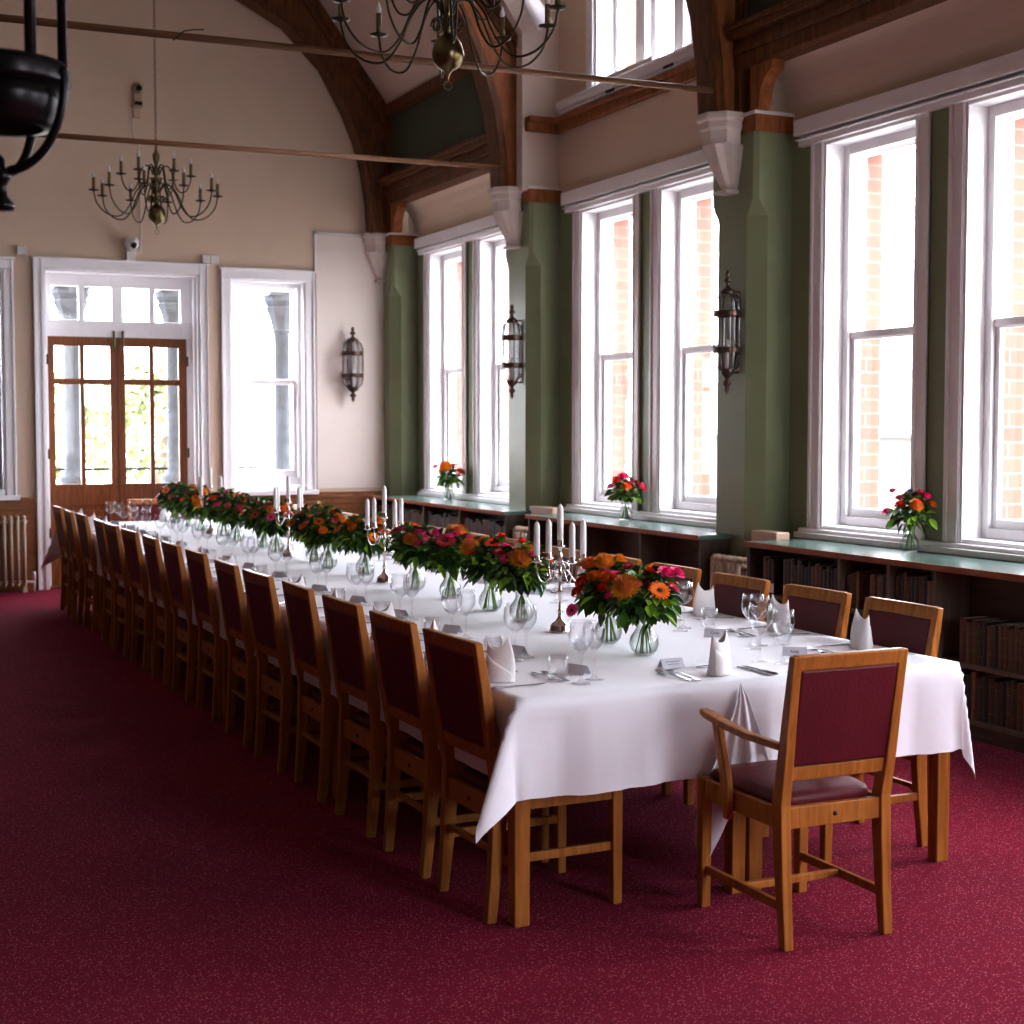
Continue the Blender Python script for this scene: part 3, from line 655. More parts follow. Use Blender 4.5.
# ------------------------------------------------------------------ chairs (local: front = +Y)
def yb(z): return -.205-(max(z, .45)-.45)*.175
def chair(label, arm=False):
    t = thing('armchair' if arm else 'dining_chair', label, 'chair')
    zr0, zr1 = (.372, .44) if arm else (.33, .405)
    for s in (-1, 1):
        mb = MB(); mb.quadloft([(s*.190, -.238, 0, .034, .034), (s*.190, -.222, .16, .036, .042), (s*.191, -.21, .33, .038, .052), (s*.192, -.206, .45, .038, .052), (s*.195, yb(.56)-.003, .56, .036, .046), (s*.198, yb(.75), .75, .034, .036), (s*.200, yb(.925), .925, .032, .028)])
        mb.obj('leg', 'oak', t, bevel=.004)
    for s in (-1, 1):
        mb = MB(); mb.quadloft([(s*.197, .235, 0, .034, .034), (s*.197, .232, zr1+.002, .04, .04)]); mb.obj('leg', 'oak', t, bevel=.004)
    zs = zr0 if arm else .362
    for s in (-1, 1):
        mb = MB(); mb.loft([[(s*x-.011, y, zs), (s*x+.011, y, zs), (s*x+.011, y, zr1), (s*x-.011, y, zr1)] for x, y in ((.194, -.2), (.198, .225))]); mb.obj('seat_rail', 'oak', t, bevel=.003)
    MB().box((-.185, -.222, zr0), (.185, -.196, zr1)).obj('seat_rail', 'oak', t, bevel=.003)
    MB().box((-.185, .222, zs), (.185, .246, zr1)).obj('seat_rail', 'oak', t, bevel=.003)
    mb = MB(); mb.tube([(0, -.226, (zr0+zr1)/2), (0, -.218, (zr0+zr1)/2)], .007, 8); mb.obj('peg', 'ink', t)
    if arm:
        for s in (-1, 1): mb = MB(); mb.box((s*.192-.009, -.215, .115), (s*.192+.009, .225, .145)); mb.obj('stretcher', 'oak', t, bevel=.003)
        MB().box((-.185, .0, .118), (.185, .024, .142)).obj('stretcher', 'oak', t, bevel=.003)
    else:
        for s in (-1, 1): mb = MB(); mb.box((s*.192-.009, -.21, .185), (s*.192+.009, .222, .215)); mb.obj('stretcher', 'oak', t, bevel=.003)
        arch = [(-.175, .17), (-.172, .24), (.172, .24), (.175, .17), (.165, .205), (.14, .222), (-.14, .222), (-.165, .205)]
        MB().prism(arch, 'y', -.226, -.206).obj('stretcher', 'oak', t, bevel=.002)
    def slab(z0, z1, w, th, nm, mat, bev=.003, bow=0):
        mb = MB(); rings = []
        for z in (z0, (z0+z1)/2, z1):
            rings.append([(-w, yb(z)-th/2, z), (0, yb(z)-th/2-bow, z), (w, yb(z)-th/2, z), (w, yb(z)+th/2, z), (0, yb(z)+th/2-bow, z), (-w, yb(z)+th/2, z)])
        mb.loft(rings); return mb.obj(nm, mat, t, bevel=bev)
    slab(.878, .928, .205, .030, 'top_rail', 'oak', .006, .006)
    slab(.525, .570, .18, .024, 'back_rail', 'oak', .003, .003)
    slab(.572, .880, .182, .030, 'back_panel', 'leather', .008, .004)
    # seat cushion
    mb = MB(); n = 8; rings = []
    def sq(sc, z, y0=-.19, y1=.245):
        o = []; 
        for a in range(24):
            an = 2*pi*a/24; c, s_ = cos(an), sin(an); e = .28
            x = (abs(c)**e)*(1 if c >= 0 else -1)*.182*sc; y = (abs(s_)**e)*(1 if s_ >= 0 else -1)*(y1-y0)/2*sc+(y0+y1)/2
            o.append((x, y, z))
        return o
    zt = zr1
    mb.loft([sq(.97, zt-.02), sq(1, zt-.005), sq(1.01, zt+.012), sq(.985, zt+.028), sq(.9, zt+.038), sq(.6, zt+.044), sq(.1, zt+.046)], sm=True); mb.obj('seat', 'leather', t)
    if arm:
        for s in (-1, 1):
            mb = MB(); mb.loft([[(s*(.205+dx)-.021*w, y, z-.011), (s*(.205+dx)+.021*w, y, z-.011), (s*(.205+dx)+.021*w, y, z+.011), (s*(.205+dx)-.021*w, y, z+.011)] for dx, y, z, w in ((0, -.225, .635, .75), (.012, -.05, .640, .9), (.018, .08, .655, 1.05), (.016, .17, .668, 1.1), (.012, .215, .672, .7))]); mb.obj('armrest', 'oak', t, bevel=.006)
            mb = MB(); mb.quadloft([(s*.218, .055, .345, .024, .03), (s*.222, .05, .41, .026, .042), (s*.224, .065, .50, .026, .040), (s*.222, .10, .60, .026, .036), (s*.221, .12, .655, .026, .036)]); mb.obj('arm_support', 'oak', t, bevel=.005)
    return t
LEFT = [4.60, 5.14, 5.73, 6.35, 6.96, 7.57, 8.32, 8.95, 9.53, 10.22, 10.88, 11.38, 12.23, 12.82, 13.51]
RIGHT = [4.70, 5.26, 5.84, 6.42, 7.02, 7.62, 8.32, 8.95, 9.55, 10.2, 10.86, 11.45, 12.2, 12.8, 13.48]
def rowpos(i, n, row):
    if i == 0: return 'nearest the camera in the %s row' % row
    if i == n-1: return 'farthest in the %s row' % row
    return '%s from the near end of the %s row' % (ordw(i), row)
c0 = chair('wooden dining chair with maroon back, ' + rowpos(0, 15, 'left'))
c0['group'] = 'dining chairs along the left side'
c0.location = (2.205, LEFT[0], 0); c0.rotation_euler = (0, 0, -pi/2+.03)
rnd = random.Random(3)
for i, y in enumerate(LEFT[1:], 1):
    dup(c0, (2.205+rnd.uniform(-.012, .012), y, 0), -pi/2+rnd.uniform(-.03, .03), 'wooden dining chair with maroon back, ' + rowpos(i, 15, 'left'))
for i, y in enumerate(RIGHT):
    dup(c0, (3.615+rnd.uniform(-.01, .01), y, 0), pi/2+rnd.uniform(-.025, .025), 'wooden dining chair with maroon back, ' + rowpos(i, 15, 'right, window-side'), 'dining chairs along the window side')
ac = chair('oak armchair with maroon leather at the near head of the table', True); ac.location = (2.893, 4.015, 0); ac.rotation_euler = (0, 0, -.01)
dup(c0, (2.93, 14.25, 0), pi, 'wooden dining chair with maroon back at the far head, by the double doors', 'chair at the far end')

# ------------------------------------------------------------------ tables
TX0, TX1, TY0, TY1, TZ = 2.015, 3.82, 4.29, 13.98, .75
TL = (TY1-TY0)/5
def table(label):
    t = thing('table', label, 'table', group='plain wooden tables pushed together under the cloths')
    W = (TX1-TX0)/2-.006; L = TL-.006
    MB().box((-W/2, -L/2, .715), (W/2, L/2, .742)).obj('tabletop', 'oak', t, bevel=.003)
    mb = MB(); 
    for s in (-1, 1): mb.box((s*(W/2-.04)-.01, -L/2+.07, .63), (s*(W/2-.04)+.01, L/2-.07, .715)); mb.box((-W/2+.07, s*(L/2-.04)-.01, .63), (W/2-.07, s*(L/2-.04)+.01, .715))
    mb.obj('apron', 'oak', t)
    for sx in (-1, 1):
        for sy in (-1, 1): mb = MB(); mb.quadloft([(sx*(W/2-.032), sy*(L/2-.05), 0, .054, .054), (sx*(W/2-.032), sy*(L/2-.05), .715, .060, .060)]); mb.obj('leg', 'oak', t, bevel=.004)
    return t
t0 = None
for j in range(5):
    for i in range(2):
        lab = 'oak table under the white cloth, %s from the near end, %s side' % (ORD[j], ['left', 'window'][i])
        loc = (TX0+(TX1-TX0)*(.25+.5*i), TY0+TL*(j+.5), 0)
        if t0 is None: t0 = table(lab); t0.location = loc
        else: dup(t0, loc, 0, lab)
# tablecloths
def vnoise(a): return sin(a*7.3)+.6*sin(a*13.1+1.3)+.4*sin(a*23.7+.7)
def cloth(x0, x1, y0, y1, L, R, F, B, top, label, step=.035, seed=0., fan=False):
    mb = MB()
    def axis(l, w, h):
        o = []; a = -l
        if l: 
            n = max(2, int(l/step)); o += [-l+l*k/n for k in range(n)]
        n = max(2, int(w/step/1.5)); o += [w*k/n for k in range(n+1)]
        if h:
            n = max(2, int(h/step)); o += [w+h*(k+1)/n for k in range(n)]
        return o
    A = axis(L, x1-x0, R); Bv = axis(F, y1-y0, B)
    vs = []
    for b in Bv:
        for a in A:
            dx = max(0, -a, a-(x1-x0)); sx = -1 if a < 0 else 1
            dy = max(0, -b, b-(y1-y0)); sy = -1 if b < 0 else 1
            ex = x0 + min(max(a, 0), x1-x0); ey = y0 + min(max(b, 0), y1-y0)
            z = top + .0002*sin(a*9+b*5+seed)
            if dx == 0 and dy == 0: vs.append((ex, ey, z)); continue
            if dx > 0 and dy > 0:
                r = hypot(dx, dy); an = atan2(dy, dx)       # corner cone
                mid_ = sin(2*an)
                outw = .012+(.40 if sx < 0 else .09)*r*mid_+.05*r*sin(an*9)*mid_
                ox = outw*cos(an)*sx*(1.25 if sx < 0 else 1); oy = outw*sin(an)*sy*(.45 if sx < 0 else .8)
                # hanging sheet gathers along both edges
                z = top - r*(.985)
                vs.append((ex+ox+sx*.004, ey+oy+sy*.004, z)); continue
            d = dx+dy; s = (ey if dx else ex)
            wv = (.013*vnoise(s*1.9+seed)+.006*sin(s*31+seed)+.005*sin(s*53+2))*(d/.33)
            outw = .010*min(1, d/.02)+.012*d+wv*min(1, d/.1) + .002
            if dx: outw = .006+.006*min(1, d/.03)+.3*wv*min(1, d/.1)
            outw = max(outw, .005)
            if dx: vs.append((ex+sx*outw, ey, z-d*.99))
            else: vs.append((ex, ey+sy*outw, z-d*.99-.004*sin(s*9)))
    n = len(A); fs = []
    for j in range(len(Bv)-1):
        for i in range(n-1): fs.append((j*n+i, j*n+i+1, (j+1)*n+i+1, (j+1)*n+i))
    mb.add(vs, fs, 0, True)
    if fan:   # loose gathered corner hanging down at the seam
        hem = [(x0+.14, .40), (x0+.105, .39), (x0+.08, .385), (x0+.055, .36), (x0+.03, .345), (x0+.01, .32), (x0-.02, .30), (x0-.05, .27), (x0-.09, .235), (x0-.135, .175), (x0-.15, .165), (x0-.165, .21), (x0-.175, .29), (x0-.16, .40)]
        K = 16; m_ = len(hem); v2 = []
        for k in range(K+1):
            u = k/K
            for q, (hx, hz) in enumerate(hem):
                w = q/(m_-1)
                X = x0+.01+(hx-x0-.01)*(u**1.05); Z = top-.002-(top-hz)*u
                fold = .022*sin(w*pi*5.2)*u
                v2.append((X, y0-.014-.012*min(1, u*8)-.012*u+fold-.010*sin(u*pi), Z))
        f2 = [(k*m_+q, k*m_+q+1, (k+1)*m_+q+1, (k+1)*m_+q) for k in range(K) for q in range(m_-1)]
        mb.add(v2, f2, 0, True)
    o = mb.obj('tablecloth', 'cloth', solid=.0006); o.modifiers[0].use_rim = False
    return tag(o, label, 'tablecloth')
XS = 2.845
ends = [TY0, 7.6, 10.85, TY1]
for k in range(3):
    pos = ['near', 'middle', 'far'][k]
    F = .325 if k == 0 else 0; B = .32 if k == 2 else 0
    cloth(TX0, XS+.08, ends[k]-(0 if k == 0 else .02), ends[k+1], .285, 0, F, B, TZ+.0004*k, 'white tablecloth over the left half of the long table, %s third' % pos, .03 if k == 0 else .05, k*1.7)
    cloth(XS-(.0 if k == 0 else .01), TX1, ends[k]-(0 if k == 0 else .02), ends[k+1], 0, .30, F, B, TZ+.0009+.0004*k, 'white tablecloth over the window-side half of the long table, %s third' % pos, .03 if k == 0 else .05, 5+k*1.3, fan=(k == 0))
ZT = TZ+.0021

# ------------------------------------------------------------------ place settings
def napkin_mesh():
    mb = MB(); n = 32; rings = []; H = 12
    for k in range(H+1):
        u = k/H; ring_ = []
        for j in range(n):
            a = 2*pi*j/n
            peak = .149+.009*cos(a)-.034*abs(sin(a))**1.7
            z = u*peak; t = z/.158
            wx = .052*(1+.06*sin(t*pi))*(1-.32*t**1.6); wy = .032*(1-.86*t**1.25)
            fold = 1+.06*sin(3*a+1)
            ring_.append((wx*cos(a)*fold+.004*sin(t*4), wy*sin(a)*fold, z))
        rings.append(ring_)
    mb.loft(rings, sm=True, cap=False)
    v = []; K = 10     # wrapped flap
    for k in range(K+1):
        a = -2.7+2.3*k/K
        for q in range(4):
            t = q/3*(.62-.45*k/K); wx = .055*(1+.06*sin(t*pi))*(1-.32*t**1.6); wy = .036*(1-.86*t**1.25); f_ = 1+.06*sin(3*a+1)
            v.append((wx*cos(a)*f_+.004*sin(t*4), wy*sin(a)*f_, t*.158+.001))
    mb.add(v, [(k*4+i, (k+1)*4+i, (k+1)*4+i+1, k*4+i+1) for k in range(K) for i in range(3)], 0, True)
    return mb
def gob(h, rb, hb, rf=.034, st=.0035):
    zb = h-hb
    o = [(0, 0), (rf, .001), (rf, .003), (.012, .008), (st+.001, .02), (st, zb*.5), (st+.001, zb-.012), (.010, zb-.004), (rb*.62, zb+hb*.12), (rb*.90, zb+hb*.30), (rb, zb+hb*.48), (rb*.97, zb+hb*.75), (rb*.90, h)]
    i = [(rb*.90-.001, h), (rb*.97-.0015, zb+hb*.75), (rb-.0015, zb+hb*.48), (rb*.90-.0015, zb+hb*.30), (rb*.62-.001, zb+hb*.13), (.008, zb+.002), (0, zb)]
    return o+i
def knife_mb():
    mb = MB(); mb.loft([[(-.004, -.105, .001), (.004, -.105, .001), (.004, -.105, .005), (-.004, -.105, .005)], [(-.008, -.09, 0), (.008, -.09, 0), (.008, -.09, .007), (-.008, -.09, .007)], [(-.005, -.01, .001), (.005, -.01, .001), (.005, -.01, .006), (-.005, -.01, .006)]])
    mb.loft([[(-.005, -.01, .002), (.007, -.01, .002), (.007, -.01, .004), (-.005, -.01, .004)], [(-.006, .03, .002), (.010, .03, .002), (.010, .03, .0035), (-.006, .03, .0035)], [(-.006, .085, .002), (.009, .085, .002), (.009, .085, .003), (-.006, .085, .003)], [(-.006, .11, .002), (-.003, .11, .002), (-.003, .11, .003), (-.006, .11, .003)]])
    return mb
def handle(mb): mb.loft([[(-w, y, z), (w, y, z), (w, y, z+.0025), (-w, y, z+.0025)] for y, w, z in ((-.095, .006, .001), (-.085, .0075, .001), (-.02, .0035, .006), (.03, .003, .009), (.045, .004, .006))])
def fork_mb():
    mb = MB(); handle(mb)
    mb.loft([[(-w, y, z), (w, y, z), (w, y, z+.002), (-w, y, z+.002)] for y, w, z in ((.045, .004, .006), (.055, .011, .003), (.072, .012, .002))])
    for k in range(4): x = -.0105+.007*k; mb.loft([[(x-.0018, y, z), (x+.0018, y, z), (x+.0018, y, z+.002), (x-.0018, y, z+.002)] for y, z in ((.07, .002), (.09, .002), (.108, .008))])
    return mb
def spoon_mb():
    mb = MB(); handle(mb); rings = []
    for k in range(9):
        u = k/8; y = .042+.058*u; w = .017*math.sqrt(max(.02, 1-(2*u-1)**2)); rings.append([(-w, y, .007), (-w*.6, y, .0035), (0, y, .0015), (w*.6, y, .0035), (w, y, .007), (w*.5, y, .005), (0, y, .003), (-w*.5, y, .005)])
    mb.loft(rings, sm=True); return mb
def card_mb():
    mb = MB(); W, H, D = .045, .032, .021
    mb.add([(-W, -D, 0), (W, -D, 0), (W, 0, H), (-W, 0, H), (W, D, 0), (-W, D, 0)], [(0, 1, 2, 3), (3, 2, 4, 5)]); return mb
def proto(mb, name, mat, **k):
    return mb.obj(name, mat, **k)
P = {}
P['napkin'] = proto(napkin_mesh(), 'folded_napkin', 'napkin', solid=.0025, sub=1)
P['big'] = proto(MB().lathe(gob(.215, .045, .105), 24, cap=False), 'wine_glass', 'gls')
P['small'] = proto(MB().lathe(gob(.20, .041, .095), 24, cap=False), 'wine_glass', 'gls')
P['tumbler'] = proto(MB().lathe([(0, 0), (.024, 0), (.030, .004), (.035, .04), (.036, .085), (.034, .085), (.032, .04), (.025, .012), (0, .010)], 24, cap=False), 'water_tumbler', 'gls')
P['knife'] = proto(knife_mb(), 'table_knife', 'steel'); P['fork'] = proto(fork_mb(), 'table_fork', 'steel'); P['spoon'] = proto(spoon_mb(), 'dessert_spoon', 'steel'); P['dfork'] = proto(fork_mb(), 'dessert_fork', 'steel')
P['card'] = proto(card_mb(), 'place_card', 'card', solid=.0008)
CATS = {'napkin': 'napkin', 'big': 'wine glass', 'small': 'wine glass', 'tumbler': 'tumbler', 'knife': 'knife', 'fork': 'fork', 'spoon': 'spoon', 'dfork': 'fork', 'card': 'place card'}
DESC = {'napkin': 'white napkin folded upright', 'big': 'taller clear wine glass', 'small': 'smaller clear wine glass', 'tumbler': 'short clear water tumbler', 'knife': 'silver table knife', 'fork': 'silver table fork', 'spoon': 'silver dessert spoon', 'dfork': 'silver dessert fork', 'card': 'small tented white place card'}
used = set()
def put(kind, loc, rz, where, dz=0, extra=None):
    o = P[kind]
    if kind in used: o = o.copy(); COL.objects.link(o)
    used.add(kind)
    o.location = (loc[0], loc[1], ZT+dz); o.rotation_euler = (0, 0, rz)
    tag(o, (extra or DESC[kind])+' '+where, CATS[kind], {'napkin': 'folded napkins on the table', 'big': 'wine glasses on the table', 'small': 'wine glasses on the table', 'tumbler': 'water tumblers on the table', 'card': 'place cards on the table'}.get(kind, 'cutlery on the table'))
    return o
def lettering(card, txt, size=.016):
    cu = bpy.data.curves.new('lettering', 'FONT'); cu.body = txt; cu.size = size; cu.align_x = 'CENTER'; cu.align_y = 'CENTER'; cu.materials.append(M['ink'])
    tmp = bpy.data.objects.new('lettering', cu); COL.objects.link(tmp); bpy.context.view_layer.update()
    me = bpy.data.meshes.new_from_object(tmp); bpy.data.objects.remove(tmp)
    if not me.materials: me.materials.append(M['ink'])
    o = bpy.data.objects.new('lettering', me); COL.objects.link(o); o.parent = card
    an = atan2(.032, .021); o.location = (0, -.0115, .0165); o.rotation_euler = (an, 0, 0)
    return o
def seat(cx, cy, dirx, diry, where, i, txt=None):
    # dir = direction the diner faces; right hand = dir rotated -90deg
    rx, ry = diry, -dirx
    j = lambda s: rnd.uniform(-s, s)
    def at(f, r): return (cx+dirx*f+rx*r, cy+diry*f+ry*r)
    base = atan2(diry, dirx)-pi/2
    put('napkin', at(.115+j(.01), j(.015)), base+rnd.choice([0, pi/2, .7])+j(.5), where)
    put('knife', at(.14, .125+j(.01)), base+j(.08), where)
    put('fork', at(.14, -.125+j(.01)), base+j(.08), where)
    put('spoon', at(.335, .01+j(.01)), base+pi/2+j(.1), where)
    put('dfork', at(.30, -.01+j(.01)), base-pi/2+j(.1), where)
    gp = ((.365, .155), (.435, .115), (.31, .07)) if dirx > 0 else ((.50, .185), (.425, .255), (.32, .24))
    put('big', at(gp[0][0]+j(.012), gp[0][1]+j(.015)), j(3), where)
    put('small', at(gp[1][0]+j(.012), gp[1][1]+j(.015)), j(3), where)
    put('tumbler', at(gp[2][0]+j(.01), gp[2][1]+j(.015)), j(3), where)
    c = put('card', at(.44+j(.01), -.03+j(.03)), base+j(.25), where)
    c.rotation_euler = (0, 0, (-.62 if dirx < 0 else -1.15)+j(.12))
    if txt: lettering(c, txt)
for i, y in enumerate(LEFT):
    seat(TX0-.03, y+.03, 1, 0, 'at the %s left-side place from the near end' % ordw(i), i)
for i, y in enumerate(RIGHT):
    seat(TX1-.0, y, -1, 0, 'at the %s window-side place from the near end' % ordw(i), i, {0: 'Andy', 1: 'Cindy'}.get(i))
# near head
H = 'at the near head, in front of the armchair'
put('napkin', (2.87, 4.43), .35, H); put('knife', (3.02, 4.43), 0.02, H); k_ = put('knife', (3.045, 4.435), .0, H, extra='second silver knife, right-hand one,')
put('fork', (2.70, 4.45), .05, H); put('fork', (2.735, 4.44), .0, H, extra='second silver fork, inner one,'); put('spoon', (2.83, 4.58), -pi/2+.1, H)
c = put('card', (2.80, 4.64), .0, H); o = lettering(c, 'Top Table\nHead', .009)
bpy.data.objects.remove(o)
mb = MB()
for q, w_ in ((0, .03), (1, .022)):
    z = .021-.009*q; yy = -.021+z/.032*.021-.0012; mb.box((-w_, yy-.0004, z), (w_, yy, z+.0012))
mb.obj('lettering', 'ink', c)
put('big', (3.17, 4.62), 0, H); put('small', (3.21, 4.53), 0, H)
# far head
H = 'at the far head, by the double doors'
put('napkin', (2.93, 13.86), .2, H); put('knife', (2.79, 13.86), pi, H); put('fork', (3.07, 13.86), pi, H); put('big', (2.72, 13.62), 0, H); put('small', (2.62, 13.7), 0, H)
put('spoon', (2.93, 13.70), pi/2, H); put('card', (2.95, 13.6), pi, H)

# ------------------------------------------------------------------ flowers
def petal_ring(mb, n, r0, r1, w, z0, z1, tilt, mi, ph=0, jit=0, rn=random):
    for k in range(n):
        a = ph+2*pi*k/n+rn.uniform(-jit, jit); c, s = cos(a), sin(a); rr = r1*(1+rn.uniform(-.06, .06))
        def P_(r, o, z): return (r*c-o*s, r*s+o*c, z)
        zm = (z0+z1)/2+tilt
        mb.add([P_(r0, 0, z0), P_(r0+(rr-r0)*.55, w/2, zm), P_(rr*.94, w*.34, z1-.01), P_(rr, 0, z1), P_(rr*.94, -w*.34, z1-.01), P_(r0+(rr-r0)*.55, -w/2, zm), P_(r0+(rr-r0)*.55, 0, zm-.03)],
               [(0, 6, 1), (1, 6, 3, 2), (6, 5, 4, 3), (0, 5, 6)], mi, True)
FM = {}
def flower_mesh(kind, col):
    key = (kind, col)
    if key in FM: return FM[key]
    rn = random.Random(hash(kind) % 100 if False else len(kind)*7+len(col)); mb = MB(); mats = ['p_'+col, 'q_'+col, 'fcenter', 'stem']
    if kind == 'gerbera':
        petal_ring(mb, 17, .18, 1.0, .27, .02, .12, .06, 0, 0, .03, rn); petal_ring(mb, 17, .18, .86, .24, .06, .22, .08, 1, .18, .03, rn)
        petal_ring(mb, 14, .12, .45, .13, .10, .22, .05, 0, .1, .03, rn)
        mb.lathe([(.26, .06), (.25, .15), (.14, .19), (0, .18)], 14, mi=2)
    elif kind == 'mum':
        N = 260
        for k in range(N):
            u = (k+.5)/N; th = math.acos(1-u*1.02) ; ph = k*2.39996
            d = Vector((sin(th)*cos(ph), sin(th)*sin(ph), max(.02, cos(th))*.85)).normalized()
            s_ = d.cross(Vector((0, 0, 1))); s_ = s_.normalized() if s_.length > .1 else Vector((1, 0, 0))
            e = rn.uniform(.85, 1.06); w = .045; up = d.cross(s_)*.03
            a = d*.25; b = d*e*.75; c = d*e + Vector((0, 0, .05))
            mb.add([a, b+s_*w, c+s_*w*.5, c-s_*w*.5, b-s_*w, b+up], [(0, 1, 5), (1, 2, 5), (2, 3, 5), (3, 4, 5), (4, 0, 5)], (1 if k > 90 else 0), False)
        mb.lathe([(.3, 0), (.55, .1), (.5, .4), (.2, .55), (0, .55)], 12, mi=0)
    elif kind == 'rose':
        for L_, (n, r, h, w) in enumerate(((5, 1.0, .35, 1.05), (5, .82, .62, .9), (4, .62, .82, .75), (4, .42, .92, .55), (3, .24, .95, .36))):
            for k in range(n):
                a = L_*.6+2*pi*k/n; vs = []
                for i in range(4):
                    u = i/3; rr = .15+(r-.15)*(u**.6); z = h*u
                    for j in range(5):
                        v = (j-2)/2; an = a+v*w/max(.35, r)*.62*(.4+.6*u); q = rr*(1-.10*v*v)+(.10*u*u if L_ < 2 else 0)
                        vs.append((q*cos(an), q*sin(an), z-.10*v*v*u))
                mb.add(vs, [(i*5+j, i*5+j+1, (i+1)*5+j+1, (i+1)*5+j) for i in range(3) for j in range(4)], (L_+k) % 2, True)
        mb.lathe([(.12, 0), (.3, .1), (.22, .7), (0, .8)], 8, mi=0)
    elif kind == 'zinnia':
        for L_, (n, r, z) in enumerate(((14, 1.0, .02), (13, .9, .16), (11, .76, .30), (9, .58, .40), (7, .38, .46))): petal_ring(mb, n, .08, r, .34*r+.06, z*.6, z+.05, .08, L_ % 2, L_*.3, .05, rn)
        mb.lathe([(.2, .3), (.14, .52), (0, .54)], 10, mi=0)
    mb.lathe([(.10, -.18), (.22, -.02), (.28, .04), (.1, .05)], 8, mi=3)
    mb.tube([(0, 0, -1.6), (.03, 0, -.8), (0, 0, 0)], .045, 5, mi=3)
    o = mb.obj('blossom', mats); FM[key] = o
    return o
fproto = []
def leaf(mb, base, d, L, W, mi, rn):
    d = d.normalized(); s_ = d.cross(Vector((0, 0, 1))); s_ = s_.normalized() if s_.length > .05 else Vector((1, 0, 0))
    tw = rn.uniform(-.8, .8); n = s_.cross(d); s_, n = s_*cos(tw)+n*sin(tw), n*cos(tw)-s_*sin(tw)
    def q(u, v, h): return base+d*(L*u)+s_*(W*v)+n*(h)+Vector((0, 0, -L*.35*u*u))
    mb.add([q(0, 0, 0), q(.25, .38, .004), q(.55, .5, .005), q(.82, .28, .003), q(1, 0, 0), q(.82, -.28, .003), q(.55, -.5, .005), q(.25, -.38, .004), q(.3, 0, -.003), q(.65, 0, -.003)],
           [(0, 8, 1), (1, 8, 9, 2), (2, 9, 3), (3, 9, 4), (4, 9, 5), (5, 9, 6), (6, 9, 8, 7), (7, 8, 0)], mi, True)
def foliage_mesh(seed, n, R=.16, hz=.17, droop=.5, lime=.2):
    rn = random.Random(seed); mb = MB()
    for k in range(n):
        th = rn.uniform(0, 2*pi); el = rn.uniform(-.75*droop-.2, 1.2)
        dirv = Vector((cos(th)*cos(el), sin(th)*cos(el), sin(el)))
        rr = rn.uniform(.35, 1.)
        c = Vector((0, 0, .02)); p = c+Vector((dirv.x*R*.62, dirv.y*R*.62, dirv.z*hz*.62+.015))*rr
        mi = 2 if rn.random() < lime and el < .5 else (1 if rn.random() < .45 else 0)
        leaf(mb, p, dirv*.8+Vector((rn.uniform(-.8, .8), rn.uniform(-.8, .8), rn.uniform(-.7, .5))), rn.uniform(.038, .068), rn.uniform(.026, .044), mi, rn)
        if k % 4 == 0: mb.tube([(0, 0, -.02), tuple(p*.5), tuple(p)], .0016, 4, 3)
    return mb
FOL = [foliage_mesh(10+i, 340, .175, .19, .55).obj('foliage', ['leafd', 'leafm', 'leafl', 'stem']) for i in range(4)]
FOLS = [foliage_mesh(40+i, 130, .15, .17, .3, .35).obj('foliage', ['leafd', 'leafm', 'leafl', 'stem']) for i in range(2)]
def stems_mb(seed):
    rn = random.Random(seed); mb = MB()
    for k in range(12):
        a = rn.uniform(0, 2*pi); b = a+pi+rn.uniform(-.7, .7); r1 = rn.uniform(.012, .038); r0 = rn.uniform(.02, .07)
        mb.tube([(r1*cos(a), r1*sin(a), -.145), (.012*cos(a), .012*sin(a), -.06), (.008*cos(b), .008*sin(b), -.02), (r0*cos(b), r0*sin(b), .06)], .0024, 5)
    return mb
STM = [stems_mb(i).obj('stems', 'stem') for i in range(3)]
VZ = MB().lathe([(0, .004), (.030, .003), (.034, .0), (.046, .018), (.052, .042), (.048, .068), (.036, .088), (.027, .105), (.026, .12), (.030, .145), (.036, .165), (.034, .165), (.028, .145), (.024, .12), (.025, .105), (.034, .087), (.046, .067), (.050, .042), (.044, .018), (.03, .008), (0, .009)], 28, cap=False).obj('glass_vase', 'vgls')
first_use = set()
def take(o, parent=None):
    if o.name in first_use: c = o.copy(); COL.objects.link(c)
    else: first_use.add(o.name); c = o
    if parent: c.parent = parent
    return c
CR = Vector((cos(radians(25)), -sin(radians(25)), 0)); CF = Vector((-sin(radians(25)), -cos(radians(25)), 0))   # photo-right and toward-viewer directions
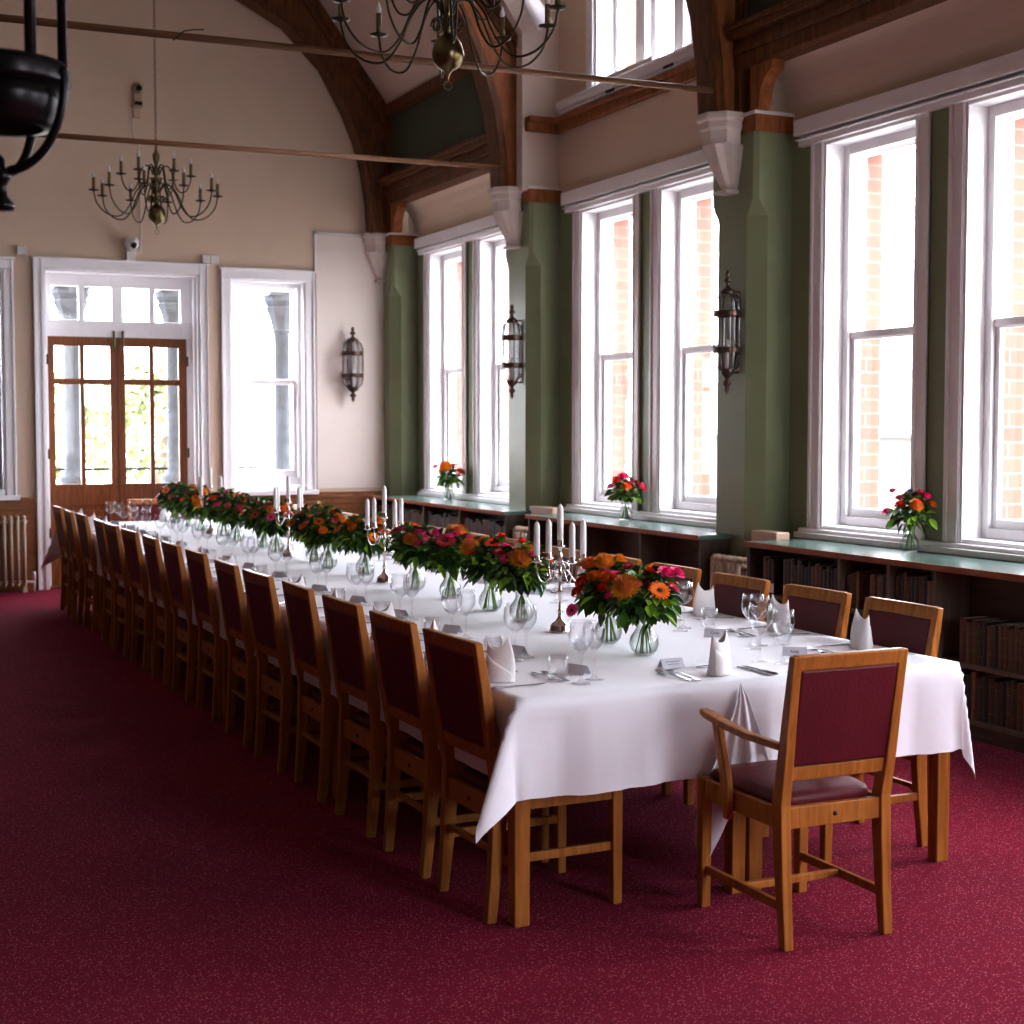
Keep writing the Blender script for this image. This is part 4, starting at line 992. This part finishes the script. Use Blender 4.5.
def bouquet(x, y, z, flowers, seed, where, desc, small=False, rs=1.):
    rn = random.Random(seed)
    v = take(VZ); v.location = (x, y, z); v.scale = (1.1, 1.1, 1); tag(v, 'round-bodied clear glass vase ' + where, 'vase', 'glass vases of flowers')
    b = thing('flower_bouquet', desc + ' ' + where, 'bouquet', (x, y, z+.155), 0, 'flower bouquets')
    f = take((FOLS if small else FOL)[seed % (2 if small else 4)], b); f.rotation_euler = (0, 0, rn.uniform(0, 6)); f.scale = (rs,)*3; f.location = (0, 0, .02 if small or seed < 2 else .038)
    s = take(STM[seed % 3], b); s.rotation_euler = (0, 0, rn.uniform(0, 6))
    lift = 0 if small or seed < 2 else .022
    extra = []
    for k in range(7):
        a = rn.uniform(0, 2*pi); q = rn.uniform(.4, 1)*(.10 if small else .15)
        extra.append((rn.choice(['rose', 'zinnia', 'rose']), rn.choice(['magenta', 'pink', 'orange', 'red', 'crimson']), q*cos(a), (.125 if small else .15)-q*q*3.2+rn.uniform(-.01, .02), q*sin(a), rn.uniform(.014, .022)))
    for (kind, col, r, u, fw, size) in list(flowers)+extra:
        if small: r, u, fw = r*1.15, u*1.12+.01, fw*1.1
        u += lift
        pos = CR*r+CF*fw+Vector((0, 0, u)); d = (pos+Vector((0, 0, .10))+CF*.05+Vector((rn.uniform(-.03, .03), rn.uniform(-.03, .03), 0))).normalized()
        o = take(flower_mesh(kind, col), b); o.location = pos; o.scale = (size*(1.3 if small else 1.12),)*3
        o.rotation_euler = d.to_track_quat('Z', 'Y').to_euler()
    return b
def rand_flowers(rn, pal, n=11, R=.15, H=.15, big=.042):
    out = []
    for k in range(n):
        a = k*2.4+rn.uniform(-.4, .4); u = math.sqrt((k+.5)/n); r = R*u
        kind, col = rn.choice(pal); s = rn.uniform(.6, 1)*big
        if kind == 'mum': s *= 1.15
        if kind == 'rose': s *= .72
        out.append((kind, col, r*cos(a), H*(1-.62*u*u)+rn.uniform(-.015, .02), r*sin(a), s))
    return out
G, MU, RO, ZI = 'gerbera', 'mum', 'rose', 'zinnia'
B1 = [(MU,'bronze',-.075,.105,.10,.054),(G,'orange',.045,.10,.11,.040),(RO,'magenta',.075,.155,.03,.030),(RO,'magenta',.118,.15,.0,.030),(RO,'pink',.105,.095,.04,.020),(RO,'red',.02,.15,-.02,.028),(ZI,'red',-.04,.14,-.04,.03),(G,'magenta',-.03,.13,.04,.03),(RO,'magenta',-.13,.075,.04,.020),(RO,'crimson',.0,.12,.06,.026),(MU,'yellow',.03,.14,-.09,.04)]
B2 = [(ZI,'orange',-.075,.165,.02,.045),(MU,'yellow',-.02,.165,.05,.042),(MU,'yellow',.04,.165,.0,.036),(RO,'orange',-.06,.115,.08,.028),(RO,'red',-.10,.09,.06,.03),(RO,'orange',-.015,.11,.09,.028),(RO,'red',-.12,.05,.05,.026),(G,'magenta',.03,.12,.08,.032),(RO,'crimson',.08,.13,.04,.034),(RO,'red',-.03,.075,.10,.02),(ZI,'magenta',.07,.14,-.05,.03),(RO,'pink',-.02,.14,.06,.02),(RO,'orange',.0,.13,-.09,.03),(G,'magenta',-.15,-.01,.12,.026)]
B3 = [(MU,'bronze',-.01,.10,.09,.05),(MU,'yellow',.03,.125,.03,.04),(G,'magenta',-.06,.11,.06,.038),(RO,'red',.0,.17,-.04,.024),(RO,'magenta',-.02,.13,.0,.022),(RO,'orange',.09,.05,.02,.024),(RO,'orange',.12,.09,-.05,.022),(ZI,'orange',-.09,.12,-.04,.03)]
B4 = [(G,'red',.01,.145,.05,.044),(MU,'bronze',-.09,.12,.06,.05),(RO,'magenta',.07,.12,.03,.026),(RO,'red',.05,.165,-.04,.026),(ZI,'crimson',.04,.10,.08,.034),(MU,'bronze',-.02,.13,-.07,.04),(RO,'orange',-.05,.15,-.02,.02)]
B5 = [(G,'crimson',-.02,.12,.10,.052),(MU,'bronze',.04,.15,.02,.048),(RO,'magenta',.09,.12,.04,.03),(MU,'yellow',.01,.155,-.05,.038),(RO,'magenta',-.07,.15,-.02,.026),(G,'orange',.08,.14,-.05,.034)]
B6 = [(MU,'bronze',-.02,.09,.09,.04),(ZI,'magenta',.03,.13,.05,.036),(RO,'orange',-.01,.155,.0,.028),(G,'crimson',-.10,.14,.02,.036),(RO,'pink',.06,.10,.07,.022),(ZI,'orange',.0,.15,-.06,.036),(RO,'magenta',.02,.075,.10,.02)]
PAL = [(G,'orange'),(ZI,'orange'),(RO,'orange'),(RO,'red'),(G,'red'),(RO,'magenta'),(G,'magenta'),(MU,'bronze'),(ZI,'orange'),(RO,'pink'),(MU,'yellow'),(ZI,'crimson'),(ZI,'orange'),(G,'magenta')]
rf = random.Random(5)
spots = [(2.86,4.94,B1,'bronze, orange and magenta bouquet'),(2.89,5.28,B2,'dense orange, red and yellow bouquet'),(2.86,6.03,B3,'bronze and magenta bouquet with lime leaves hanging'),(2.89,6.44,B4,'dark leafy bouquet with a flat red bloom'),(2.91,6.98,B5,'leafy bouquet with a large dark crimson bloom'),(2.90,7.44,B6,'small mixed bouquet of magenta and orange'),
 (2.92,8.30,None,''),(2.86,8.81,None,''),(2.92,9.28,None,''),(2.88,10.02,None,''),(2.93,10.50,None,''),(2.90,11.15,None,''),(2.95,11.75,None,''),(2.92,12.40,None,''),(2.97,13.05,None,''),(2.95,13.50,None,'')]
for i, (x, y, fl, ds) in enumerate(spots):
    wh = 'nearest the camera on the table' if i == 0 else '%s from the near end of the table' % ordw(i)
    bouquet(x, y, ZT, fl or rand_flowers(rf, PAL, 12, .17, .16, .042), i, wh, ds or 'orange, red and magenta bouquet', rs=1.03 if i < 6 else 1.15)
bouquet(5.76, 6.89, .893, [(MU,'bronze',.01,.09,.06,.040),(RO,'red',-.055,.095,.04,.028),(ZI,'purple',0,.16,.0,.036),(RO,'magenta',.075,.135,.02,.028),(RO,'pink',.055,.15,-.02,.028),(RO,'orange',.10,.095,.02,.026),(RO,'magenta',-.12,.06,.02,.022),(RO,'pink',-.085,.165,-.02,.018),(MU,'yellow',.0,.12,-.04,.03)], 1, 'on the nearest bookcase by the window', 'small bouquet with purple, red and pink blooms', True, 1.15)
bouquet(5.76, 10.25, .893, [(RO,'magenta',-.02,.145,.02,.035),(RO,'orange',.0,.08,.07,.034),(RO,'pink',.10,.075,.04,.038),(RO,'red',-.055,.12,.03,.03),(RO,'pink',-.10,.08,.03,.028),(RO,'orange',-.06,.13,-.03,.028),(G,'magenta',.03,.15,-.03,.03)], 2, 'on the middle bookcase by the window', 'small bouquet of pink and orange blooms', True, 1.15)
bouquet(5.76, 13.85, .893, [(MU,'yellow',-.02,.13,.05,.062),(RO,'orange',.10,.09,.04,.040),(RO,'pink',.04,.15,.0,.03),(RO,'pink',-.11,.14,.0,.028),(ZI,'yellow',-.05,.15,-.05,.04)], 3, 'on the farthest bookcase by the window', 'small bouquet of yellow and orange blooms', True, 1.15)

# ------------------------------------------------------------------ candelabra and candles
def candelabrum(label):
    t = thing('candelabrum', label, 'candelabrum', group='five-branched silver candelabra')
    mb = MB(); mb.lathe([(0, 0), (.046, 0), (.048, .005), (.044, .010), (.043, .024), (.036, .034), (.020, .046), (.010, .062), (.008, .08)], 20); mb.obj('base', 'silver', t)
    mb = MB(); mb.lathe([(.008, .078), (.013, .086), (.007, .098), (.006, .13), (.008, .16), (.012, .17), (.006, .185), (.007, .23), (.013, .245), (.007, .26), (.006, .30), (.012, .325), (.007, .335), (.008, .355), (.022, .362), (.022, .366), (.011, .368), (.013, .39), (.010, .392), (0, .385)], 14); mb.obj('stem', 'silver', t)
    for k in range(4):
        R = Matrix.Rotation(k*pi/2, 4, 'Z'); mb = MB()
        mb.tube(crv([(.005, 0, .25), (.03, 0, .262), (.05, 0, .24), (.07, 0, .215), (.095, 0, .225), (.108, 0, .26), (.11, 0, .30)], 5), .0035, 6, mat=R)
        mb.tube(crv([(.012, 0, .30), (.035, 0, .29), (.045, 0, .27), (.035, 0, .258)], 4), .002, 5, mat=R)
        mb.lathe([(.004, .295), (.020, .302), (.021, .306), (.010, .308), (.013, .328), (.010, .33), (0, .322)], 12, (.11, 0, 0), mat=R); mb.obj('branch', 'silver', t)
    return t
def candle_mb(L):
    mb = MB(); mb.lathe([(.010, 0), (.0135, .012), (.0130, L-.022), (.009, L-.008), (.003, L)], 12); mb.tube([(0, 0, L-.002), (0, 0, L+.006)], .001, 4); return mb
C1 = candle_mb(.15).obj('taper_candle', 'wax'); C2 = candle_mb(.158).obj('taper_candle', 'wax')
cprot = None
for i, (x, y) in enumerate([(2.86, 5.65), (2.88, 7.86), (2.88, 9.72), (2.92, 12.05)]):
    wh = ['nearest the camera', 'second from the near end', 'third from the near end', 'farthest down the table'][i]
    if cprot is None: cprot = candelabrum('silver candelabrum '+wh); cprot.location = (x, y, ZT)
    else: dup(cprot, (x, y, ZT), .2*i, 'silver candelabrum '+wh)
    a0 = .2*i
    o = take(C2); o.location = (x, y, ZT+.385); tag(o, 'tall central white candle in the candelabrum '+wh, 'candle', 'white candles')
    for k in range(4):
        a = k*pi/2+a0; o = take(C1); o.location = (x+.11*cos(a), y+.11*sin(a), ZT+.322)
        tag(o, 'white candle, %s branch of the candelabrum %s' % (['right', 'rear', 'left', 'front'][k], wh), 'candle', 'white candles')

# ------------------------------------------------------------------ bookcases, books, radiators
XF = 5.40; XB = 5.645
def bookcase(y0, y1, label, ups, shelves, rear):
    t = thing('bookcase', label, 'bookcase', (0, 0, 0))
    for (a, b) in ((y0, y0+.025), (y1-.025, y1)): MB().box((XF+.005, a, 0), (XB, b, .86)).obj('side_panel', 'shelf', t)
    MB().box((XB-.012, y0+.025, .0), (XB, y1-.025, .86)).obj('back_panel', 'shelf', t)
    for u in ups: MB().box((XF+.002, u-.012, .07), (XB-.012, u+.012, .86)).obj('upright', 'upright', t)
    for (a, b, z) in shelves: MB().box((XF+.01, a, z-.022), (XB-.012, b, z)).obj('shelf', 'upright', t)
    MB().box((XF+.02, y0+.025, 0), (XF+.04, y1-.025, .075)).obj('plinth', 'shelf', t)
    mb = MB(); mb.box((XF-.01, y0-.005, .861), (XB+.01, y1+.005, .891)); mb.box((XB+.01, rear[0], .861), (XW-.003, rear[1], .891)); tp = mb.obj('top_board', 'topgreen', t, bevel=.002)
    MB().box((XF-.022, y0-.008, .857), (XF-.010, y1+.008, .892)).obj('edge_trim', 'shelfedge', t, bevel=.003)
    return t
bookcase(4.4, 8.03, 'nearest dark bookcase under the windows, holding rows of old books', (7.08, 6.64, 6.26), [(6.27, 8.0, .57), (6.27, 8.0, .30), (4.43, 6.25, .39), (4.43, 8.0, .10)], (5.49, 8.03))
bookcase(8.59, 11.27, 'middle dark bookcase with mostly empty shelves', (9.40, 10.35), [(8.62, 11.24, .30), (8.62, 11.24, .10)], (8.90, 11.27))
bookcase(11.72, 15.15, 'farthest dark bookcase, against the end wall corner', (12.74, 13.64, 14.4), [(11.75, 15.12, .55), (11.75, 15.12, .10)], (12.31, 15.15))
BC = {'dark brown': (.05, .022, .012), 'tan leather': (.19, .085, .03), 'dark red': (.10, .014, .012), 'black': (.012, .010, .011), 'brown leather': (.10, .042, .018), 'dark green': (.018, .03, .018), 'navy': (.012, .016, .035)}
for k, c in BC.items(): M['bk_'+k] = plain(k.replace(' ', '_')+'_cover', c, .5, var=.3, vscale=30)
M['gold'] = plain('gold_band', (.16, .09, .03), .5); M['pages'] = plain('book_pages', (.55, .47, .36), .8, var=.1); M['splabel'] = plain('spine_label', (.80, .74, .70), .7)
BOOKS = {}
def book(w, h, dpt, y, z, col, lab, label, group, lean=0):
    key = (round(w, 3), round(h, 2), col, lab)
    if key not in BOOKS:
        mb = MB(); n = 6
        sp = [(-.004-.006*sin(pi*k/n), -w/2+w*k/n) for k in range(n+1)]
        poly = [(0+dpt, -w/2)]+sp+[(dpt, w/2)]
        mb.prism([(a, b) for a, b in poly], 'z', 0, h, 0)
        mb.box((.004, -w/2+.003, h-.0005), (dpt-.004, w/2-.003, h+.0008), 1)
        bands = {'dark brown': (.2, .8), 'tan leather': (.15, .35, .6, .85), 'brown leather': (.3, .7), 'dark red': (.75,)}.get(col, ())
        for q in bands: mb.prism([(a-.0012, b*1.02) for a, b in sp]+[(.002, w/2), (.002, -w/2)], 'z', h*q, h*q+.004, 2)
        if lab: mb.prism([(a-.0016, b*.98) for a, b in sp]+[(.002, w/2*.9), (.002, -w/2*.9)], 'z', .012, .070, 3)
        BOOKS[key] = mb.obj('book', ['bk_'+col, 'pages', 'gold', 'splabel'])
        o = BOOKS[key]
    else:
        o = BOOKS[key].copy(); COL.objects.link(o)
    o.location = (XF+.045, y, z); o.rotation_euler = (lean, 0, 0)
    tag(o, label, 'book', group)
def row(y_from, y_to, z, hmin, hmax, tmin, tmax, lab, where, group, seed, cols=None, gaps=()):
    rn = random.Random(seed); y = y_from; i = 0; cols = cols or list(BC)
    while y > y_to+tmax:
        w = rn.choice([tmin, (tmin+tmax)/2, tmax]); 
        if any(a < y-w/2 < b for a, b in gaps): y -= .05; continue
        col = rn.choice(cols); h = round(rn.uniform(hmin, hmax), 2)
        book(w, h, .16, y-w/2, z, col, lab, '%s book, %s from left %s' % (col, ordw(i), where), group); y -= w+.0015; i += 1
row(7.90, 7.10, .57, .20, .24, .026, .040, True, 'on the nearest bookcase, left compartment, paper label at foot', 'labelled books on the nearest bookcase', 1, ['dark brown', 'brown leather', 'dark red', 'black', 'tan leather', 'black'], [(7.70, 7.79)])
row(7.05, 6.66, .57, .19, .23, .026, .040, False, 'on the nearest bookcase, second compartment', 'books in the second compartment', 2, ['dark brown', 'black', 'brown leather', 'tan leather'], [(6.86, 6.95)])
row(6.62, 6.28, .57, .21, .25, .026, .038, False, 'on the nearest bookcase, third compartment, top shelf', 'books in the third compartment', 3, ['tan leather', 'brown leather', 'dark brown', 'navy'])
row(6.62, 6.28, .30, .20, .23, .03, .040, False, 'on the nearest bookcase, third compartment, lower shelf', 'lower books in the third compartment', 4, ['dark red', 'dark brown', 'black'])
row(6.10, 5.30, .39, .21, .24, .032, .045, False, 'on the middle shelf at the right edge', 'old books on the middle shelf at right', 5, ['dark brown', 'brown leather', 'dark red', 'black', 'brown leather'])
row(6.22, 5.30, .10, .21, .25, .032, .045, False, 'on the bottom shelf at the right edge', 'old books on the bottom shelf at right', 6, ['dark brown', 'brown leather', 'black', 'tan leather'])
row(15.08, 13.67, .55, .20, .25, .045, .060, False, 'on the farthest bookcase beyond its third upright', 'far books in the last compartments', 7, ['dark brown', 'black', 'dark red', 'brown leather'])
row(13.61, 12.77, .55, .20, .25, .045, .060, False, 'on the farthest bookcase, second compartment', 'far books in the second compartment', 8, ['dark brown', 'black', 'brown leather'])
row(12.71, 11.76, .55, .20, .25, .045, .060, False, 'on the farthest bookcase, nearest compartment', 'far books in the nearest compartment', 9, ['dark brown', 'black', 'dark red'])
def radiator(label, loc, rz, n, h, pitch=.062):
    t = thing('radiator', label, 'radiator', loc, rz)     # columns along +x, back toward +y
    for k in range(n):
        mb = MB(); x = k*pitch
        for y in (-.035, .035):
            mb.tube([(x, y, .09), (x, y, h-.03)], .0155, 8)
        mb.tube([(x, -.04, h-.03), (x, -.02, h-.008), (x, .02, h-.008), (x, .04, h-.03)], .0185, 8); mb.tube([(x, -.04, .09), (x, -.02, .07), (x, .02, .07), (x, .04, .09)], .0185, 8)
        mb.tube([(x-pitch/2, 0, h-.06), (x+pitch/2, 0, h-.06)], .017, 8); mb.tube([(x-pitch/2, 0, .10), (x+pitch/2, 0, .10)], .017, 8)
        mb.obj('column', 'radi', t)
    for x in (0, (n-1)*pitch): mb = MB(); mb.quadloft([(x, 0, 0, .05, .09), (x, 0, .08, .03, .06)]); mb.obj('foot', 'radi', t)
    mb = MB(); xe = (n-1)*pitch; mb.tube([(xe, 0, .10), (xe+.09, 0, .10)], .013, 8); mb.tube([(xe+.09, 0, 0), (xe+.09, 0, .13)], .010, 8); mb.tube([(xe+.09, 0, .12), (xe+.09, 0, .20)], .018, 10); mb.obj('valve', 'plastic', t)
    return t
radiator('cream column radiator under the blinded window at the left edge', (1.86-.062*14, YB-.13, 0), 0, 15, .75)
radiator('cream column radiator in the gap between the near and middle bookcases', (5.50, 8.53, 0), -pi/2, 6, .76)
radiator('cream column radiator in the gap between the middle and far bookcases', (5.50, 11.67, 0), -pi/2, 4, .76, .07)
for y0, y1, nm in ((8.045, 8.34, 'near'), (11.29, 11.75, 'far')):
    t = thing('pipe_boxing', 'cream boxed ledge by the pier in the %s gap between bookcases' % nm, 'boxing', (0, 0, 0))
    MB().box((5.66, y0+.02, .0), (5.74, y1, .86)).obj('box_body', 'box', t, bevel=.004)
    MB().box((5.645, y0+.01, .86), (5.75, y1+.003, .935)).obj('ledge', 'box', t, bevel=.006)

# ------------------------------------------------------------------ outside
struct(MB().box((6.5, -12, -.6), (60, 60, -.5)).obj('ground', 'paving'), 'pale ground outside', 'ground')
struct(MB().box((-20, YB+.35, -.6), (6.5, 40, -.5)).obj('ground_far', 'paving'), 'pale ground beyond the doors', 'ground')
struct(MB().box((XL, YB+.3, -.12), (6.5, 18.3, -.02)).obj('veranda_floor', 'paving'), 'veranda floor outside the doors', 'floor')
def column(x, label):
    t = thing('stone_column', label, 'column', (x, 17.6, -.02))
    mb = MB(); mb.box((-.19, -.19, 0), (.19, .19, .85)); mb.box((-.22, -.22, .85), (.22, .22, .92)); mb.obj('pedestal', 'colstone', t, bevel=.01)
    mb = MB(); mb.lathe([(.18, .92), (.19, .97), (.14, 1.0), (.155, 1.05), (.12, 1.1), (.095, 1.16), (.09, 2.75), (.12, 2.78), (.1, 2.82)], 20); mb.obj('shaft', 'colstone', t)
    mb = MB(); mb.lathe([(.115, 2.8), (.15, 2.95), (.20, 3.06), (.18, 3.08), (.22, 3.14), (.22, 3.2)], 8, sm=False); mb.box((-.2, -.2, 3.2), (.2, .2, 3.7)); mb.obj('capital', 'colstone', t)
for x, nm in ((2.69, 'behind the left door leaf'), (3.86, 'behind the right door leaf'), (5.15, 'behind the right end window'), (1.35, 'left of the doors')):
    column(x, 'dark weathered stone veranda column '+nm)
mb = MB(); mb.tube([(.2, 17.9, 1.13), (6.6, 17.9, 1.13)], .018, 6)
for k in range(40): mb.tube([(.25+k*.16, 17.9, 0), (.25+k*.16, 17.9, 1.13)], .007, 4)
tag(mb.obj('veranda_railing', 'iron'), 'thin black iron railing outside the double doors', 'railing')
def tree(x, y, h, R, seed, label):
    rn = random.Random(seed); t = thing('tree', label, 'tree', (x, y, -.5)); mb = MB(); mb.tube([(0, 0, 0), (.1, 0, h*.4), (.2, .1, h*.7)], [.18, .14, .06], 8); mb.obj('trunk', 'trunk', t)
    mb = MB()
    for k in range(1500):
        a = rn.uniform(0, 2*pi); e = rn.uniform(-.5, 1.5); r = R*rn.uniform(.5, 1)
        p = Vector((r*cos(a)*cos(e), r*sin(a)*cos(e), h*.6+r*.9*sin(e)))
        leaf(mb, p, Vector((rn.uniform(-1, 1), rn.uniform(-1, 1), rn.uniform(-1, .5))), rn.uniform(.15, .3), rn.uniform(.1, .18), 0, rn)
    mb.obj('crown', 'leafout', t)
tree(2.6, 26.5, 3.2, 1.7, 1, 'yellow-green bush beyond the veranda, left of the doors')
tree(6.0, 29, 3.0, 1.8, 2, 'yellow-green bush beyond the veranda, right of the doors')
tree(10.6, 30, 3.2, 1.6, 3, 'yellow-green bush beyond the end window')
t = thing('neighbouring_house', 'pale rendered house with slate roof seen through the nearest windows', 'house', (22, 24, -.5))
MB().box((0, -7, 0), (6, 12, 1.95)).obj('wall', 'render', t)
MB().prism([(-.4, 1.9), (3.2, 4.6), (6.4, 1.9), (6.4, 2.0), (3.2, 4.75), (-.4, 2.05)], 'y', -7.3, 12.3).obj('roof', 'slate', t)
mb = MB(); mb.tube([(-.42, -7.3, 1.95), (-.42, 12.3, 1.95)], .07, 8); mb.obj('gutter', 'slate', t)
MB().box((2.8, 1, 3.8), (3.6, 2, 5.6)).obj('chimney', 'brick', t)
mb = MB()
for y in (-5, -2, 1, 4, 7): mb.box((-.03, y, .6), (0, y+.8, 1.6))
mb.obj('window', 'slate', t)
mb = MB(); mb.tube([(10, 30, -.5), (10, 30, 5)], .08, 8); mb.tube([(10, -5, -.5), (10, -5, 4.4)], .08, 8); mb.tube([(10, -5, 4.3), (10, 6, 4.6), (10, 16, 4.2), (10, 30, 4.9)], .012, 5)
tag(mb.obj('overhead_wire', 'iron'), 'thin overhead wire between poles outside the windows', 'wire')

# ------------------------------------------------------------------ light
w = bpy.data.worlds.new('overcast'); scene.world = w; w.use_nodes = True
nt = w.node_tree; bg = nt.nodes['Background']
tc = nt.nodes.new('ShaderNodeTexCoord'); sp = nt.nodes.new('ShaderNodeSeparateXYZ'); rp = nt.nodes.new('ShaderNodeValToRGB')
nt.links.new(tc.outputs['Generated'], sp.inputs[0]); nt.links.new(sp.outputs['Z'], rp.inputs['Fac'])
rp.color_ramp.elements[0].color = (.66, .68, .73, 1); rp.color_ramp.elements[0].position = 0; rp.color_ramp.elements[1].color = (.96, 1.0, 1.10, 1); rp.color_ramp.elements[1].position = .5
nt.links.new(rp.outputs['Color'], bg.inputs['Color']); bg.inputs['Strength'].default_value = 5.5
def area(name, loc, target, sx, sy, power, col=(1, 1, 1), portal=False):
    l = bpy.data.lights.new(name, 'AREA'); l.shape = 'RECTANGLE'; l.size = sx; l.size_y = sy; l.energy = power; l.color = col
    if portal: l.cycles.is_portal = True
    o = bpy.data.objects.new(name, l); COL.objects.link(o); o.location = loc
    o.rotation_euler = (Vector(target)-Vector(loc)).to_track_quat('-Z', 'Y').to_euler(); return o
for i, c in enumerate(BAYS):
    area('sky_portal', (6.46, c, 2.18), (0, c, 2.18), 2.4, 2.5, 1, portal=True)
area('sky_portal', (6.46, 10.27, 5.35), (0, 10.27, 5.35), 1.8, 2.0, 1, portal=True)
area('sky_portal', (2.87, YB+.32, 1.6), (2.87, 0, 1.6), 1.6, 3.1, 1, portal=True)
area('sky_portal', (4.5, YN-.25, 2.55), (4.5, 5, 2.55), 1.8, 3.3, 1, portal=True)
area('sky_portal', (4.37, YB+.32, 2.07), (4.37, 0, 2.07), .9, 2.2, 1, portal=True)

# ------------------------------------------------------------------ camera
cam = bpy.data.cameras.new('camera'); cam.sensor_width = 36; cam.lens = 1499/1024*36; cam.clip_start = .05; cam.clip_end = 300
cam.dof.use_dof = True; cam.dof.focus_distance = 6.0; cam.dof.aperture_fstop = 4.5
co = bpy.data.objects.new('camera', cam); COL.objects.link(co); co.location = (0, 0, 1.62)
co.rotation_euler = (radians(90)-math.atan(85/1499.), 0, radians(-25))
scene.camera = co
scene.cycles.transparent_max_bounces = 40
scene.view_settings.view_transform = 'Standard'; scene.view_settings.look = 'None'; scene.view_settings.exposure = 2.1
vs = scene.view_settings; vs.use_curve_mapping = True
cm = vs.curve_mapping; cv = cm.curves[3]
cv.points[0].location = (0, 0); cv.points[1].location = (1, 1)
for p_ in ((.03, .020), (.10, .087), (.25, .275), (.55, .70)): cv.points.new(*p_)
cm.update()
